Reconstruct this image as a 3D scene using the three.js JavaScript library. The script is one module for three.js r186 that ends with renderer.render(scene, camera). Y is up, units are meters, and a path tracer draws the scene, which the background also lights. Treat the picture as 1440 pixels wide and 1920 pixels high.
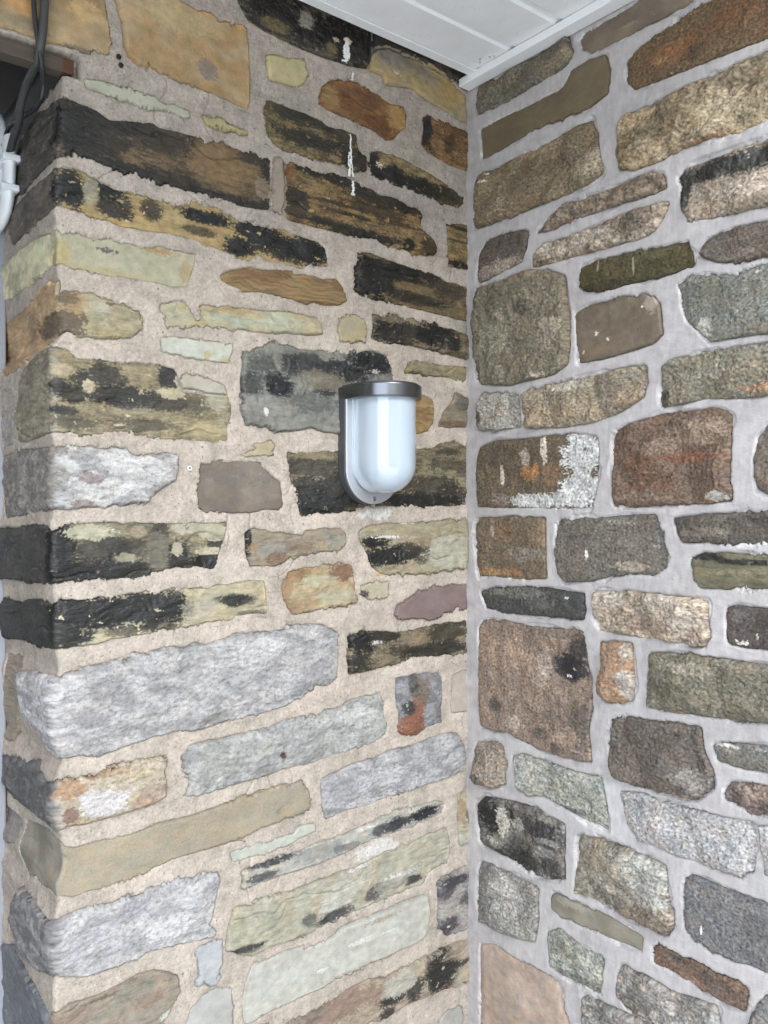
import * as THREE from 'three';
import { RoundedBoxGeometry } from 'three/addons/geometries/RoundedBoxGeometry.js';
import { mergeGeometries } from 'three/addons/utils/BufferGeometryUtils.js';

// ---------------------------------------------------------------- camera, sky, sun, exposure
const scene = new THREE.Scene();
const camera = new THREE.PerspectiveCamera(61.93, 0.75, 0.02, 400);
camera.position.set(-1.1185, 1.6, 1.1547);
camera.lookAt(-1.1185 + 0.62279, 1.6, 1.1547 - 0.78239);
const renderer = new THREE.WebGLRenderer({ antialias: true });
renderer.toneMapping = THREE.LinearToneMapping;
renderer.toneMappingExposure = 3.5;
renderer.shadowMap.enabled = true;

const sunDir = new THREE.Vector3(-0.25, 0.5, 0.86).normalize();
{ // bright overcast sky
  const w = 256, h = 128, d = new Float32Array(w * h * 4);
  for (let j = 0; j < h; j++) for (let i = 0; i < w; i++) {
    const el = (j + 0.5) / h * Math.PI - Math.PI / 2, az = (i + 0.5) / w * 2 * Math.PI;
    const up = Math.max(0, Math.sin(el));
    const c = 0.5 + 0.5 * Math.sin(az * 3 + 1.3 + 2 * Math.sin(el * 4)) * Math.sin(az * 2 - el * 5);
    const l = (0.95 + 0.75 * up) * (0.94 + 0.12 * c);
    const k = (j * w + i) * 4;
    d[k] = l * 0.90; d[k + 1] = l * 1.0; d[k + 2] = l * 1.13; d[k + 3] = 1;
  }
  const t = new THREE.DataTexture(d, w, h, THREE.RGBAFormat, THREE.FloatType);
  t.mapping = THREE.EquirectangularReflectionMapping; t.magFilter = THREE.LinearFilter; t.minFilter = THREE.LinearFilter; t.needsUpdate = true;
  scene.background = t; scene.environment = t;
}
const sun = new THREE.DirectionalLight(0xfffaf2, 0.6);
sun.position.copy(sunDir).multiplyScalar(8); sun.castShadow = true; sun.shadow.radius = 45;
sun.shadow.mapSize.set(2048, 2048);
Object.assign(sun.shadow.camera, { left: -3, right: 3, top: 3, bottom: -3, near: 0.5, far: 20 });
scene.add(sun); scene.add(sun.target);

// ---------------------------------------------------------------- helpers
function rng(seed) { let a = seed >>> 0; return () => { a = (a + 0x6D2B79F5) >>> 0; let t = Math.imul(a ^ (a >>> 15), 1 | a); t = (t + Math.imul(t ^ (t >>> 7), 61 | t)) ^ t; return ((t ^ (t >>> 14)) >>> 0) / 4294967296; }; }
const PERM = new Uint8Array(512), GX = new Float32Array(256), GY = new Float32Array(256);
{ const r = rng(77), p = Array.from({ length: 256 }, (_, i) => i);
  for (let i = 255; i > 0; i--) { const k = Math.floor(r() * (i + 1)); [p[i], p[k]] = [p[k], p[i]]; }
  for (let i = 0; i < 512; i++) PERM[i] = p[i & 255];
  for (let i = 0; i < 256; i++) { const a = r() * Math.PI * 2; GX[i] = Math.cos(a); GY[i] = Math.sin(a); } }
function pn(x, y) { // gradient noise, about -0.7 .. 0.7
  const xf = Math.floor(x), yf = Math.floor(y), X = xf & 255, Y = yf & 255; x -= xf; y -= yf;
  const u = x * x * x * (x * (x * 6 - 15) + 10), v = y * y * y * (y * (y * 6 - 15) + 10);
  const a = PERM[X] + Y, b = PERM[X + 1] + Y;
  const g0 = PERM[a], g1 = PERM[b], g2 = PERM[a + 1], g3 = PERM[b + 1];
  const n0 = GX[g0] * x + GY[g0] * y, n1 = GX[g1] * (x - 1) + GY[g1] * y, n2 = GX[g2] * x + GY[g2] * (y - 1), n3 = GX[g3] * (x - 1) + GY[g3] * (y - 1);
  const p = n0 + u * (n1 - n0), q = n2 + u * (n3 - n2);
  return p + v * (q - p);
}
function fbm(x, y, o) { let s = 0, a = 1, t = 0; for (let i = 0; i < o; i++) { s += a * pn(x, y); t += a; a *= 0.5; x = x * 2.03 + 17.1; y = y * 2.03 + 9.7; } return s / t * 1.5; }
function ridge(x, y, o) { let s = 0, a = 1, t = 0; for (let i = 0; i < o; i++) { s += a * (1 - 2.6 * Math.abs(pn(x, y))); t += a; a *= 0.5; x = x * 2.07 + 5.3; y = y * 2.07 + 31.7; } return s / t; }
const sm = (a, b, x) => { const t = Math.min(1, Math.max(0, (x - a) / (b - a))); return t * t * (3 - 2 * t); };
const s2l = c => c <= 0.04045 ? c / 12.92 : Math.pow((c + 0.055) / 1.055, 2.4);
const lin3 = c => c.map(v => s2l(v / 255));
const LUT = new Uint8Array(4097); for (let i = 0; i <= 4096; i++) { const c = i / 4096; LUT[i] = Math.round(255 * (c <= 0.0031308 ? 12.92 * c : 1.055 * Math.pow(c, 1 / 2.4) - 0.055)); }
const toS = c => LUT[c <= 0 ? 0 : c >= 1 ? 4096 : (c * 4096) | 0];
function tex8(data, w, h, srgb) { const t = new THREE.DataTexture(data, w, h, THREE.RGBAFormat, THREE.UnsignedByteType); if (srgb) t.colorSpace = THREE.SRGBColorSpace; t.wrapS = t.wrapT = THREE.RepeatWrapping; t.magFilter = THREE.LinearFilter; t.minFilter = THREE.LinearMipmapLinearFilter; t.generateMipmaps = true; t.needsUpdate = true; return t; }
const counts = {};
function numbered(n) { const k = counts[n] = (counts[n] ?? -1) + 1; return k ? n + '_' + String(k).padStart(3, '0') : n; }
function shadowed(o) { o.castShadow = true; o.receiveShadow = true; return o; }
function part(name, geo, mat, parent) { const m = shadowed(new THREE.Mesh(geo, mat)); m.name = numbered(name); parent.add(m); return m; }
function thing(name, label, category, group) { const g = new THREE.Group(); g.name = numbered(name); g.userData = { label, category }; if (group) g.userData.group = group; scene.add(g); return g; }
function box(x0, x1, y0, y1, z0, z1, r = 0) { const w = x1 - x0, h = y1 - y0, d = z1 - z0; const g = r ? new RoundedBoxGeometry(w, h, d, 2, r) : new THREE.BoxGeometry(w, h, d); g.translate((x0 + x1) / 2, (y0 + y1) / 2, (z0 + z1) / 2); return g; }
const std = (rgb, rough = 0.8, extra = {}) => new THREE.MeshStandardMaterial({ color: new THREE.Color().setRGB(...rgb), roughness: rough, ...extra });

// ---------------------------------------------------------------- the two rubble walls, in metres: s along the wall from the inner corner (unrolled round the outer corner), y up
const W = 0.7539, RC = 0.007, GRID = 0.0017, Y0 = 0.55, YH = 1.90, LINTEL = 2.207;
// the quoins do not stand in one line: how far each height of the corner stands out (y, mm)
const QUOINS = [[2.3, -6], [2.173, -8], [2.1, -4], [2.045, 0], [1.968, 1], [1.9, -4], [1.838, -7], [1.818, 6], [1.70, 5.5], [1.685, 2], [1.607, 2], [1.579, 6], [1.51, 5], [1.494, 3.5], [1.423, 1.4], [1.388, -4], [1.36, 4], [1.29, -1.4], [1.268, -8], [1.24, 2], [1.183, 3], [1.169, -6], [1.126, -8], [1.105, 3], [1.077, -3], [1.055, 4], [0.992, 0.7], [0.942, 4], [0.4, 2]];
function cornerAt(y) { let i = 1; while (i < QUOINS.length - 1 && QUOINS[i][0] > y) i++; const a = QUOINS[i - 1], b = QUOINS[i], t = Math.min(1, Math.max(0, (a[0] - y) / (a[0] - b[0]))); return W + (a[1] + (b[1] - a[1]) * t) / 1000 + 0.002 * pn(y * 60, 3.3); }
function placeL(s, y, h, flat) {
  const w = cornerAt(y);
  if (flat || s <= w - RC) return [-s, y, h];
  if (s >= w + RC) return [-w - h, y, -(s - w)];
  const t = (s - (w - RC)) / (2 * RC) * Math.PI / 2;
  return [-(w - RC) - (RC + h) * Math.sin(t), y, -RC + (RC + h) * Math.cos(t)];
}
const placeR = (s, y, h) => [-h, y, s];
const WALLS = {
  L: { S0: -0.006, SW: 1.05, place: placeL, stones: [], tw: 1200, warp: 0.0040, grow: 0.0003, sd: null },
  R: { S0: -0.004, SW: 0.66, place: placeR, stones: [], tw: 768, warp: 0.0026, grow: 0.0004, sd: null },
};
let stoneSeed = 1;
function addStone(wall, style, base, sec, pts, marks, o = {}) {
  const P = []; for (let i = 0; i < pts.length; i += 2) P.push([pts[i] / 1000, pts[i + 1] / 1000]);
  { // the trowel hides a little of every edge: the blocks are slightly larger than what shows
    const gx = wall === 'R' ? 0.0022 : 0.0006, ax = P.map(p => p[0]), ay = P.map(p => p[1]), cx = (Math.max(...ax) + Math.min(...ax)) / 2, cy = (Math.max(...ay) + Math.min(...ay)) / 2, hw = (Math.max(...ax) - Math.min(...ax)) / 2, hh = (Math.max(...ay) - Math.min(...ay)) / 2;
    for (const p of P) { const dx = (p[0] - cx) / hw, dy = (p[1] - cy) / hh; p[0] += gx * Math.max(-1, Math.min(1, dx * 1.5)); p[1] += gx * Math.max(-1, Math.min(1, dy * 1.5)); }
  }
  const Q = []; // soften the corners once
  for (let i = 0; i < P.length; i++) { const a = P[i], b = P[(i + 1) % P.length]; Q.push([a[0] + (b[0] - a[0]) * 0.05, a[1] + (b[1] - a[1]) * 0.05], [a[0] + (b[0] - a[0]) * 0.95, a[1] + (b[1] - a[1]) * 0.95]); }
  const M = []; for (let i = 0; i < marks.length; i += 6) { const c = lin3(marks[i]); M.push({ c, s: marks[i + 1] / 1000, y: marks[i + 2] / 1000, rx: marks[i + 3] / 1000, ry: marks[i + 4] / 1000, a: marks[i + 5], soot: c[0] < 0.055 && marks[i + 5] > 0.65 ? 1 : 0 }); }
  const xs = Q.map(q => q[0]), ys = Q.map(q => q[1]);
  WALLS[wall].stones.push({ style, base: lin3(base), sec: lin3(sec), P: Q, M, r: o.r ? lin3(o.r) : null, flat: !!o.flat, d: (o.d || 0) / 1000, seed: stoneSeed++, x0: Math.min(...xs), x1: Math.max(...xs), y0: Math.min(...ys), y1: Math.max(...ys) });
}
const stL = (...a) => addStone('L', ...a), stR = (...a) => addStone('R', ...a);
stL('tan',[180,154,118],[146,124,89],[816,2269,689,2317,686,2279,680,2247,689,2231,713,2221,735,2223,765,2218,792,2220,824,2219,858,2217,858,2253],[[190,140,86],798,2252,26,11,0.7,[108,97,83],721,2221,29,6,0.7,[125,111,95],792,2230,31,9,0.5,[200,165,115],716,2278,22,14,0.6],{flat:1});
stL('tan',[173,148,114],[154,126,86],[676,2322,593,2354,582,2340,554,2339,516,2339,469,2341,465,2315,463,2272,463,2231,469,2218,483,2220,510,2224,554,2226,595,2227,635,2230,656,2235,661,2251,664,2280],[[194,145,101],525,2341,56,7,0.55,[130,116,106],535,2256,16,13,0.9,[184,168,128],582,2312,55,18,0.5,[152,120,77],609,2249,54,23,0.5]);
stL('smooth',[173,169,151],[162,159,140],[718,2185,696,2189,661,2189,635,2186,601,2187,565,2186,565,2177,601,2175,635,2175,656,2173,686,2175,713,2175],[]);
stL('smooth',[161,150,111],[153,142,106],[544,2185,510,2188,468,2183,466,2177,510,2176,539,2177],[]);
stL('soot',[108,95,78],[90,79,66],[495,2418,483,2379,471,2362,465,2354,430,2349,367,2344,319,2346,275,2348,240,2354,235,2381,235,2421,235,2454,253,2513],[[28,26,25],394,2379,119,38,0.9,[27,25,24],283,2383,70,47,0.9,[125,108,76],417,2365,26,11,0.6,[120,104,74],315,2360,11,12,0.6,[231,231,226],284,2365,6,16,1,[229,216,198],281,2384,7,6,0.8,[164,154,141],361,2391,14,14,0.6,[228,208,169],305,2378,8,5,0.7]);
stL('dark',[72,63,53],[57,54,50],[229,2444,176,2438,93,2432,8,2431,4,2392,49,2401,93,2407,151,2409,195,2404,223,2395],[]);  // stone coloured dark to stand in for shade in the soffit gap
stL('tan',[152,136,109],[165,144,99],[219,2391,195,2401,151,2405,93,2402,49,2396,6,2382,-1,2330,27,2332,80,2340,135,2352,176,2345,195,2342,203,2355,230,2356,232,2373],[[131,124,117],184,2389,44,15,0.8,[172,142,89],184,2355,20,11,0.6,[163,136,87],53,2364,27,36,0.6,[130,122,115],110,2385,34,16,0.5,[219,211,200],176,2365,10,4,0.7]);
stL('smooth',[184,168,130],[176,163,124],[433,2312,411,2318,394,2320,366,2328,358,2323,359,2294,384,2280,411,2278,428,2276,432,2293],[]);
stL('rust',[128,93,56],[107,73,44],[335,2273,329,2292,315,2308,290,2318,253,2321,215,2318,188,2309,159,2313,149,2300,151,2278,170,2262,180,2250,195,2245,219,2253,253,2258,290,2259,322,2262,333,2266],[[161,126,80],172,2287,22,23,0.9,[147,117,77],313,2282,18,18,0.8,[94,64,38],246,2299,45,15,0.7,[89,57,33],215,2266,27,18,0.7]);
stL('bedsoot',[114,98,66],[136,116,80],[432,2243,420,2244,391,2243,361,2243,326,2240,319,2234,290,2236,261,2233,257,2209,238,2202,240,2183,257,2173,290,2180,326,2175,361,2173,404,2170,422,2179,430,2194,440,2211,436,2223],[[35,33,29],381,2236,48,17,0.9,[35,32,28],333,2238,25,21,0.7,[28,26,23],354,2201,78,16,0.9,[34,31,28],290,2227,48,16,0.8,[27,26,23],268,2194,40,22,0.9,[76,62,40],424,2235,13,14,0.6]);
stL('bedsoot',[124,88,53],[143,113,76],[110,2308,97,2315,80,2314,36,2313,-6,2310,-6,2275,-1,2240,36,2241,71,2245,97,2251,112,2260,108,2290],[[33,31,27],100,2289,16,35,1,[45,36,26],44,2278,21,20,0.7,[92,60,36],27,2306,45,13,0.7]);
stL('bedsoot',[137,115,79],[151,130,92],[225,2217,207,2222,176,2224,135,2219,93,2211,49,2202,13,2187,11,2174,27,2166,71,2167,114,2170,155,2172,195,2176,227,2177,232,2191],[[28,27,23],221,2197,15,26,1,[28,26,23],184,2185,57,19,1,[32,30,26],114,2183,86,19,1,[44,41,30],49,2179,59,20,0.8,[209,195,172],207,2198,10,5,0.9]);
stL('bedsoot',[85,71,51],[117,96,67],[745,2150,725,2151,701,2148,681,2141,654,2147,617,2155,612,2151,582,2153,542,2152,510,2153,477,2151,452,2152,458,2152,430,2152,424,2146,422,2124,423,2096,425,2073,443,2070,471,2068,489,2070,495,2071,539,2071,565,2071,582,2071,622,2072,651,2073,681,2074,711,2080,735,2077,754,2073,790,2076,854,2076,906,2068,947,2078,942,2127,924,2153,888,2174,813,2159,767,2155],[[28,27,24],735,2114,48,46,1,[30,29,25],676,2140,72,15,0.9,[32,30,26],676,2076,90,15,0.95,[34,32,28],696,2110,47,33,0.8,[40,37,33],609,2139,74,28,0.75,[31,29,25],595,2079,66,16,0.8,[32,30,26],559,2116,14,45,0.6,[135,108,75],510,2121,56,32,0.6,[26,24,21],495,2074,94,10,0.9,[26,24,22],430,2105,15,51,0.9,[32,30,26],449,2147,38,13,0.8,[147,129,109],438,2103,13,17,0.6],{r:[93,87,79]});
stL('bedded',[159,138,96],[148,127,87],[751,2056,725,2059,711,2056,686,2049,651,2045,617,2043,573,2044,559,2055,525,2056,504,2050,465,2048,452,2048,458,2042,411,2045,381,2043,357,2043,333,2038,321,2032,315,2006,336,2001,350,2000,367,1994,394,1994,427,1993,458,1992,489,1985,486,1992,525,1995,559,2000,595,2002,635,1998,666,1997,686,2001,711,2001,730,2006,751,2008,782,2006,837,2006,897,2004,956,2003,971,2028,961,2052,888,2061,837,2061,782,2057],[[21,21,19],739,2032,31,29,1,[23,22,20],691,2043,39,15,1,[24,22,20],676,2020,33,18,0.95,[30,28,22],622,2029,19,17,0.9,[21,20,18],536,2038,52,12,1,[30,27,22],545,2015,31,8,0.8,[20,19,17],480,2004,31,17,1,[21,19,17],458,2033,34,20,1,[159,153,130],709,2035,10,22,0.6,[18,18,17],433,2027,50,22,1,[16,16,16],357,2022,62,26,1,[20,19,17],477,2006,26,17,1,[19,18,17],401,2016,40,21,0.9],{r:[96,89,81]});
stL('smooth',[148,143,119],[155,149,127],[751,1970,728,1975,706,1973,681,1975,656,1975,638,1972,609,1979,582,1979,554,1978,555,1961,562,1941,566,1929,587,1927,614,1928,651,1927,681,1926,716,1926,735,1927,748,1930,775,1932,813,1931,862,1927,933,1928,1031,1931,1031,1982,971,1982,906,1985,829,1982,767,1973],[[147,120,78],609,1974,30,5,0.9,[147,122,82],568,1951,11,18,0.6,[76,73,66],683,1960,14,4,0.9,[152,136,93],753,1944,16,21,0.8,[155,141,102],686,1930,65,6,0.6],{r:[185,179,148]});
stL('bark',[130,107,73],[106,84,54],[512,1955,495,1967,471,1974,452,1978,458,1976,427,1978,388,1984,377,1978,354,1984,326,1980,301,1986,288,1973,279,1954,294,1944,333,1939,367,1939,401,1940,443,1941,489,1935,474,1940,498,1944,510,1949],[[99,71,46],458,1967,62,7,0.6,[93,67,41],401,1977,16,10,0.7,[99,72,47],297,1977,14,12,0.7]);
stL('bedded',[151,141,115],[136,126,99],[753,1905,751,1892,728,1896,706,1895,681,1891,656,1885,638,1878,635,1861,643,1849,661,1840,686,1838,711,1837,730,1837,741,1842,746,1840,782,1828,846,1820,915,1809,990,1808,1031,1839,1031,1889,980,1897,915,1898,854,1907,805,1912,760,1905],[[135,110,78],737,1873,16,29,0.8,[70,63,54],775,1853,60,17,0.8,[69,62,52],742,1885,14,9,0.7,[126,116,96],676,1870,15,17,0.6,[158,155,138],696,1879,15,12,0.5,[136,116,79],689,1842,30,3,0.7,[89,54,46],685,1885,5,3,0.8],{r:[166,140,108]});
stL('bedded',[155,141,110],[149,147,125],[608,1896,593,1903,571,1909,562,1899,554,1888,545,1886,541,1903,510,1909,452,1912,458,1911,411,1915,367,1917,343,1915,333,1908,328,1891,354,1886,384,1885,427,1879,458,1878,480,1879,489,1876,489,1875,519,1877,554,1873,593,1867,601,1873,606,1885],[[147,124,85],498,1906,36,7,0.7,[143,140,120],593,1887,11,15,0.6,[159,160,141],420,1901,49,10,0.6,[147,125,90],455,1904,25,7,0.5]);
stL('smooth',[160,159,143],[169,168,157],[608,1849,582,1853,554,1854,525,1853,492,1853,495,1839,501,1825,525,1825,554,1826,582,1827,606,1829],[[148,135,94],535,1832,6,8,0.7,[159,145,107],504,1828,12,8,0.6]);
stL('bedsoot',[96,81,56],[116,98,66],[255,2035,238,2042,203,2037,151,2033,88,2030,49,2023,4,2021,-6,2011,-1,1957,49,1960,114,1962,176,1965,223,1965,253,1970,264,1974,263,1992,257,2017],[[18,17,16],223,2005,56,48,1,[22,22,19],163,2015,68,27,0.95,[25,24,20],110,2031,66,19,0.9,[28,26,22],135,1979,90,13,0.8,[28,26,22],58,2007,69,16,0.6,[124,102,70],135,1998,50,8,0.6,[18,17,16],246,1980,27,22,0.9,[122,109,91],227,2036,19,5,0.6]);
stL('bedsoot',[130,106,67],[141,119,77],[53,2129,27,2134,-8,2137,-13,2102,-10,2053,22,2054,47,2053,49,2090],[[30,27,22],22,2127,41,4,0.9,[42,36,26],22,2102,33,3,0.8,[21,19,17],22,2059,38,7,1,[65,53,35],22,2116,23,2,0.6,[30,26,21],-10,2095,11,49,0.6]);
stL('bedsoot',[140,114,74],[120,95,61],[402,2151,384,2154,361,2153,340,2151,308,2159,275,2156,238,2150,207,2145,176,2147,147,2140,122,2140,114,2129,118,2109,88,2092,77,2078,82,2065,110,2061,143,2061,176,2063,203,2067,253,2066,308,2064,354,2064,394,2064,402,2072,402,2106],[[30,27,23],381,2103,34,17,0.9,[28,26,23],305,2155,99,14,0.95,[30,27,23],203,2137,94,17,0.9,[36,29,19],377,2081,32,17,0.8,[26,23,19],246,2070,105,10,0.95,[32,29,22],305,2075,73,8,0.9,[36,29,19],143,2135,45,13,0.8,[25,23,19],147,2071,17,12,1,[41,31,20],223,2118,83,11,0.7,[34,27,18],97,2075,26,18,0.8,[116,74,44],394,2145,13,14,0.7,[40,34,23],283,2110,70,4,0.8,[40,34,23],275,2097,80,4,0.8,[39,33,23],176,2103,58,5,0.7]);
stL('smooth',[146,133,117],[138,125,109],[420,2155,406,2157,403,2128,402,2086,406,2069,424,2072,422,2110],[]);
stL('bedsoot',[108,94,69],[121,109,86],[225,1938,195,1940,174,1947,159,1941,118,1942,80,1939,31,1936,-1,1930,-1,1903,4,1886,40,1890,93,1894,155,1896,199,1894,225,1897,221,1917],[[23,22,20],195,1917,38,23,0.95,[28,26,24],143,1918,59,17,0.9,[18,17,16],80,1920,63,26,1,[23,22,20],176,1901,58,8,0.8,[28,26,24],49,1907,32,16,0.8,[94,86,73],195,1936,28,6,0.7]);
stL('smooth',[150,137,105],[157,148,126],[297,1921,268,1930,246,1929,238,1908,240,1890,268,1885,294,1885,296,1901],[[139,130,116],275,1909,18,12,0.6]);
stL('bedded',[131,120,92],[111,102,79],[147,1866,110,1868,58,1867,4,1870,4,1848,58,1848,110,1846,149,1846],[]);
stL('slate',[105,103,96],[120,118,108],[474,1842,458,1849,436,1861,417,1868,394,1864,371,1860,326,1863,275,1866,223,1876,195,1871,184,1854,180,1826,180,1749,297,1730,326,1731,350,1737,394,1730,417,1724,436,1733,471,1732,475,1758,480,1790,477,1817],[[23,25,27],227,1855,60,22,1,[23,25,27],414,1799,31,22,1,[29,30,31],290,1834,66,22,0.95,[36,37,38],361,1841,45,21,0.85,[36,37,38],462,1794,26,23,0.8,[29,30,31],322,1801,25,16,0.95,[29,30,31],391,1840,20,31,0.8,[115,106,87],326,1815,42,17,0.6,[41,41,41],443,1829,30,17,0.7,[125,126,120],449,1773,35,11,0.5,[54,55,55],350,1778,52,17,0.5,[194,189,184],438,1756,4,6,0.8,[124,123,114],411,1858,42,8,0.5,[194,189,184],219,1841,12,4,0.7]);
stL('rust',[145,121,86],[125,101,65],[131,1812,101,1808,86,1803,86,1761,101,1744,135,1739],[[109,85,57],114,1775,21,13,0.6]);
stL('bedded',[119,108,89],[101,90,75],[31,1821,-1,1813,-3,1760,40,1756,71,1757,62,1782,44,1797],[[77,75,69],13,1806,18,17,0.8,[90,71,53],36,1763,36,6,0.8]);
stL('bedsoot',[92,84,68],[120,109,85],[393,1693,361,1695,297,1700,230,1700,230,1611,272,1603,305,1599,340,1599,369,1594,374,1609,379,1637,390,1654,393,1679],[[20,20,19],340,1614,75,28,1,[25,25,21],290,1630,70,40,0.9,[40,38,32],343,1672,71,18,0.75,[28,28,24],361,1640,33,21,0.8,[123,110,82],343,1691,45,5,0.8]);
stL('bedsoot',[105,95,74],[123,113,89],[219,1704,88,1714,71,1723,40,1730,4,1721,-1,1677,0,1613,71,1611,176,1611,219,1611],[[22,22,19],114,1621,142,17,1,[35,32,24],49,1711,32,8,0.8,[35,32,29],93,1648,93,20,0.7,[28,26,23],36,1633,43,24,0.7,[41,38,29],36,1687,54,12,0.6]);
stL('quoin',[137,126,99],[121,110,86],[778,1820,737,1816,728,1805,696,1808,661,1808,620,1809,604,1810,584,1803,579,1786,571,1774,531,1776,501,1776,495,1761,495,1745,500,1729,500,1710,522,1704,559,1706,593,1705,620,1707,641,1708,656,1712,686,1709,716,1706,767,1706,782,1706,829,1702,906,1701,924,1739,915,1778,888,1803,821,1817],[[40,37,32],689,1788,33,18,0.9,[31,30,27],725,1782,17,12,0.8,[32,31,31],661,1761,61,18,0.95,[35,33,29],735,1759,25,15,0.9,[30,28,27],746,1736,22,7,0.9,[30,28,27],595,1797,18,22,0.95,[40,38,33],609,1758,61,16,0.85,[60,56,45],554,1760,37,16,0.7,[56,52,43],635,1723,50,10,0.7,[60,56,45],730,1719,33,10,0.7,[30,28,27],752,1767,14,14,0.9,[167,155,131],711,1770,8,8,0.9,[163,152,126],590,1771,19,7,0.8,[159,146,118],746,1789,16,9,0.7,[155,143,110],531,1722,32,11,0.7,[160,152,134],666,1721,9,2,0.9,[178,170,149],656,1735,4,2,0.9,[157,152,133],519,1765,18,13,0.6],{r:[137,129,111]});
stL('smooth',[150,142,126],[157,151,138],[579,1794,568,1801,548,1801,525,1795,507,1791,503,1778,531,1778,559,1781,573,1776],[],{d:2});
stL('slate',[158,150,142],[136,129,121],[990,1786,951,1782,933,1754,951,1704,1000,1696,1010,1733],[]);
stL('pale',[174,171,168],[135,132,130],[751,1687,730,1689,711,1689,696,1685,674,1689,659,1688,651,1680,635,1679,617,1685,601,1682,582,1681,581,1662,586,1646,609,1633,622,1623,626,1613,651,1611,676,1611,689,1606,709,1607,730,1604,760,1605,846,1600,915,1595,990,1592,1015,1639,1020,1684,942,1691,846,1689,775,1686],[[120,108,105],709,1646,17,7,0.8,[122,107,103],718,1610,17,6,0.8,[109,104,99],748,1640,10,14,0.6,[185,182,179],661,1664,31,10,0.5,[148,145,144],635,1648,21,8,0.6,[102,98,93],748,1683,9,6,0.7],{r:[123,118,111]});
stL('recess',[108,99,90],[94,85,75],[548,1669,531,1674,495,1675,452,1678,465,1678,443,1677,441,1669,427,1658,407,1649,406,1628,404,1611,414,1604,440,1604,458,1599,489,1598,483,1597,525,1601,548,1607,549,1626,552,1642,545,1653],[[121,110,99],443,1630,29,17,0.5,[88,78,67],510,1659,36,13,0.5],{d:-2});
stL('smooth',[155,143,114],[148,136,109],[474,1688,452,1699,458,1705,420,1709,420,1689,458,1686,489,1686,468,1687],[]);
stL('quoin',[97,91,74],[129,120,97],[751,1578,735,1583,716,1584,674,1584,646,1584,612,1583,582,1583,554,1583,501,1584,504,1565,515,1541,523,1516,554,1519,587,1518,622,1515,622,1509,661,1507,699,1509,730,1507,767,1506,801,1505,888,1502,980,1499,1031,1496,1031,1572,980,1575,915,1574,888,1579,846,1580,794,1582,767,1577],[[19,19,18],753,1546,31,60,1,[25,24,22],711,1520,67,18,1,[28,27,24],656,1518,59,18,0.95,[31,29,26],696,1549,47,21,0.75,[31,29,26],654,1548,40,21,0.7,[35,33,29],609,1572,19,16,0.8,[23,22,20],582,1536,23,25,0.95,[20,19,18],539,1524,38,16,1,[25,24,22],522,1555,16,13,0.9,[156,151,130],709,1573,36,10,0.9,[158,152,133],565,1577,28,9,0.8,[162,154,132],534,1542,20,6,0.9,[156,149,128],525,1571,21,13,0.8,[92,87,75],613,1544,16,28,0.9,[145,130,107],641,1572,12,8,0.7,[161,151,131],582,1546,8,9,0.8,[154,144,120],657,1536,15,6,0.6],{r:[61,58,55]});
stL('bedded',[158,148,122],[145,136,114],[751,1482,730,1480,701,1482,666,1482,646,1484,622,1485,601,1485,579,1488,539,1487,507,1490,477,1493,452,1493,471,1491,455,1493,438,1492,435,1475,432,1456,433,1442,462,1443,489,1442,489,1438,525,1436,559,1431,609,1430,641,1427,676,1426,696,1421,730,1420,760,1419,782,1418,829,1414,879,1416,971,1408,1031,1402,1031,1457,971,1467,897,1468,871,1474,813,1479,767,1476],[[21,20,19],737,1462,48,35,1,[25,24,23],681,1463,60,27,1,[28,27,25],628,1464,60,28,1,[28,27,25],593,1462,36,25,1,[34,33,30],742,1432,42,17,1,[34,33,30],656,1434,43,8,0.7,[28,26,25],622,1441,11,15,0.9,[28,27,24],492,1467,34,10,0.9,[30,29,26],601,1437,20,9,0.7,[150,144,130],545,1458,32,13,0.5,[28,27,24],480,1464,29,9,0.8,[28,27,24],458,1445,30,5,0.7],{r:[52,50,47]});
stL('bedded',[132,121,101],[124,114,100],[472,1567,458,1574,440,1572,420,1567,394,1565,367,1561,361,1570,326,1572,294,1573,283,1564,281,1547,297,1535,326,1536,361,1531,394,1524,411,1517,433,1517,460,1517,468,1529,471,1548],[[23,22,20],468,1554,6,27,1,[124,120,112],427,1542,35,10,0.8,[103,82,65],415,1526,21,9,0.8,[107,87,69],371,1543,31,11,0.6,[127,124,114],305,1553,22,15,0.6,[128,103,78],458,1545,12,8,0.6]);
stL('bedded',[142,132,110],[130,121,99],[249,1567,230,1576,195,1580,135,1579,71,1584,4,1585,1,1543,6,1494,49,1494,101,1490,155,1490,199,1492,227,1506,234,1527,246,1546,253,1555],[[18,18,17],192,1523,62,21,1,[23,22,20],219,1548,37,13,1,[25,24,21],147,1534,40,15,0.9,[39,35,28],114,1527,25,23,0.8,[151,148,133],53,1525,49,29,0.8,[117,102,78],110,1549,17,16,0.6,[197,192,187],195,1557,32,3,0.8,[197,192,187],151,1581,29,2,0.8]);  // the two thin whitish marks paint light caught along the top
stL('rust',[152,140,113],[138,117,89],[407,1482,397,1499,377,1508,343,1510,305,1513,272,1511,266,1489,264,1468,261,1450,290,1445,333,1440,384,1437,394,1448,401,1462],[[124,100,71],384,1501,27,13,0.9,[107,77,59],290,1499,22,15,0.9,[125,100,72],384,1447,23,10,0.7,[129,105,77],399,1479,10,23,0.8,[153,148,122],336,1487,38,10,0.7,[148,144,125],305,1462,40,12,0.6]);
stL('smooth',[153,144,122],[157,148,129],[251,1474,234,1479,195,1479,192,1452,246,1454],[[40,36,29],244,1461,11,7,0.9]);
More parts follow.
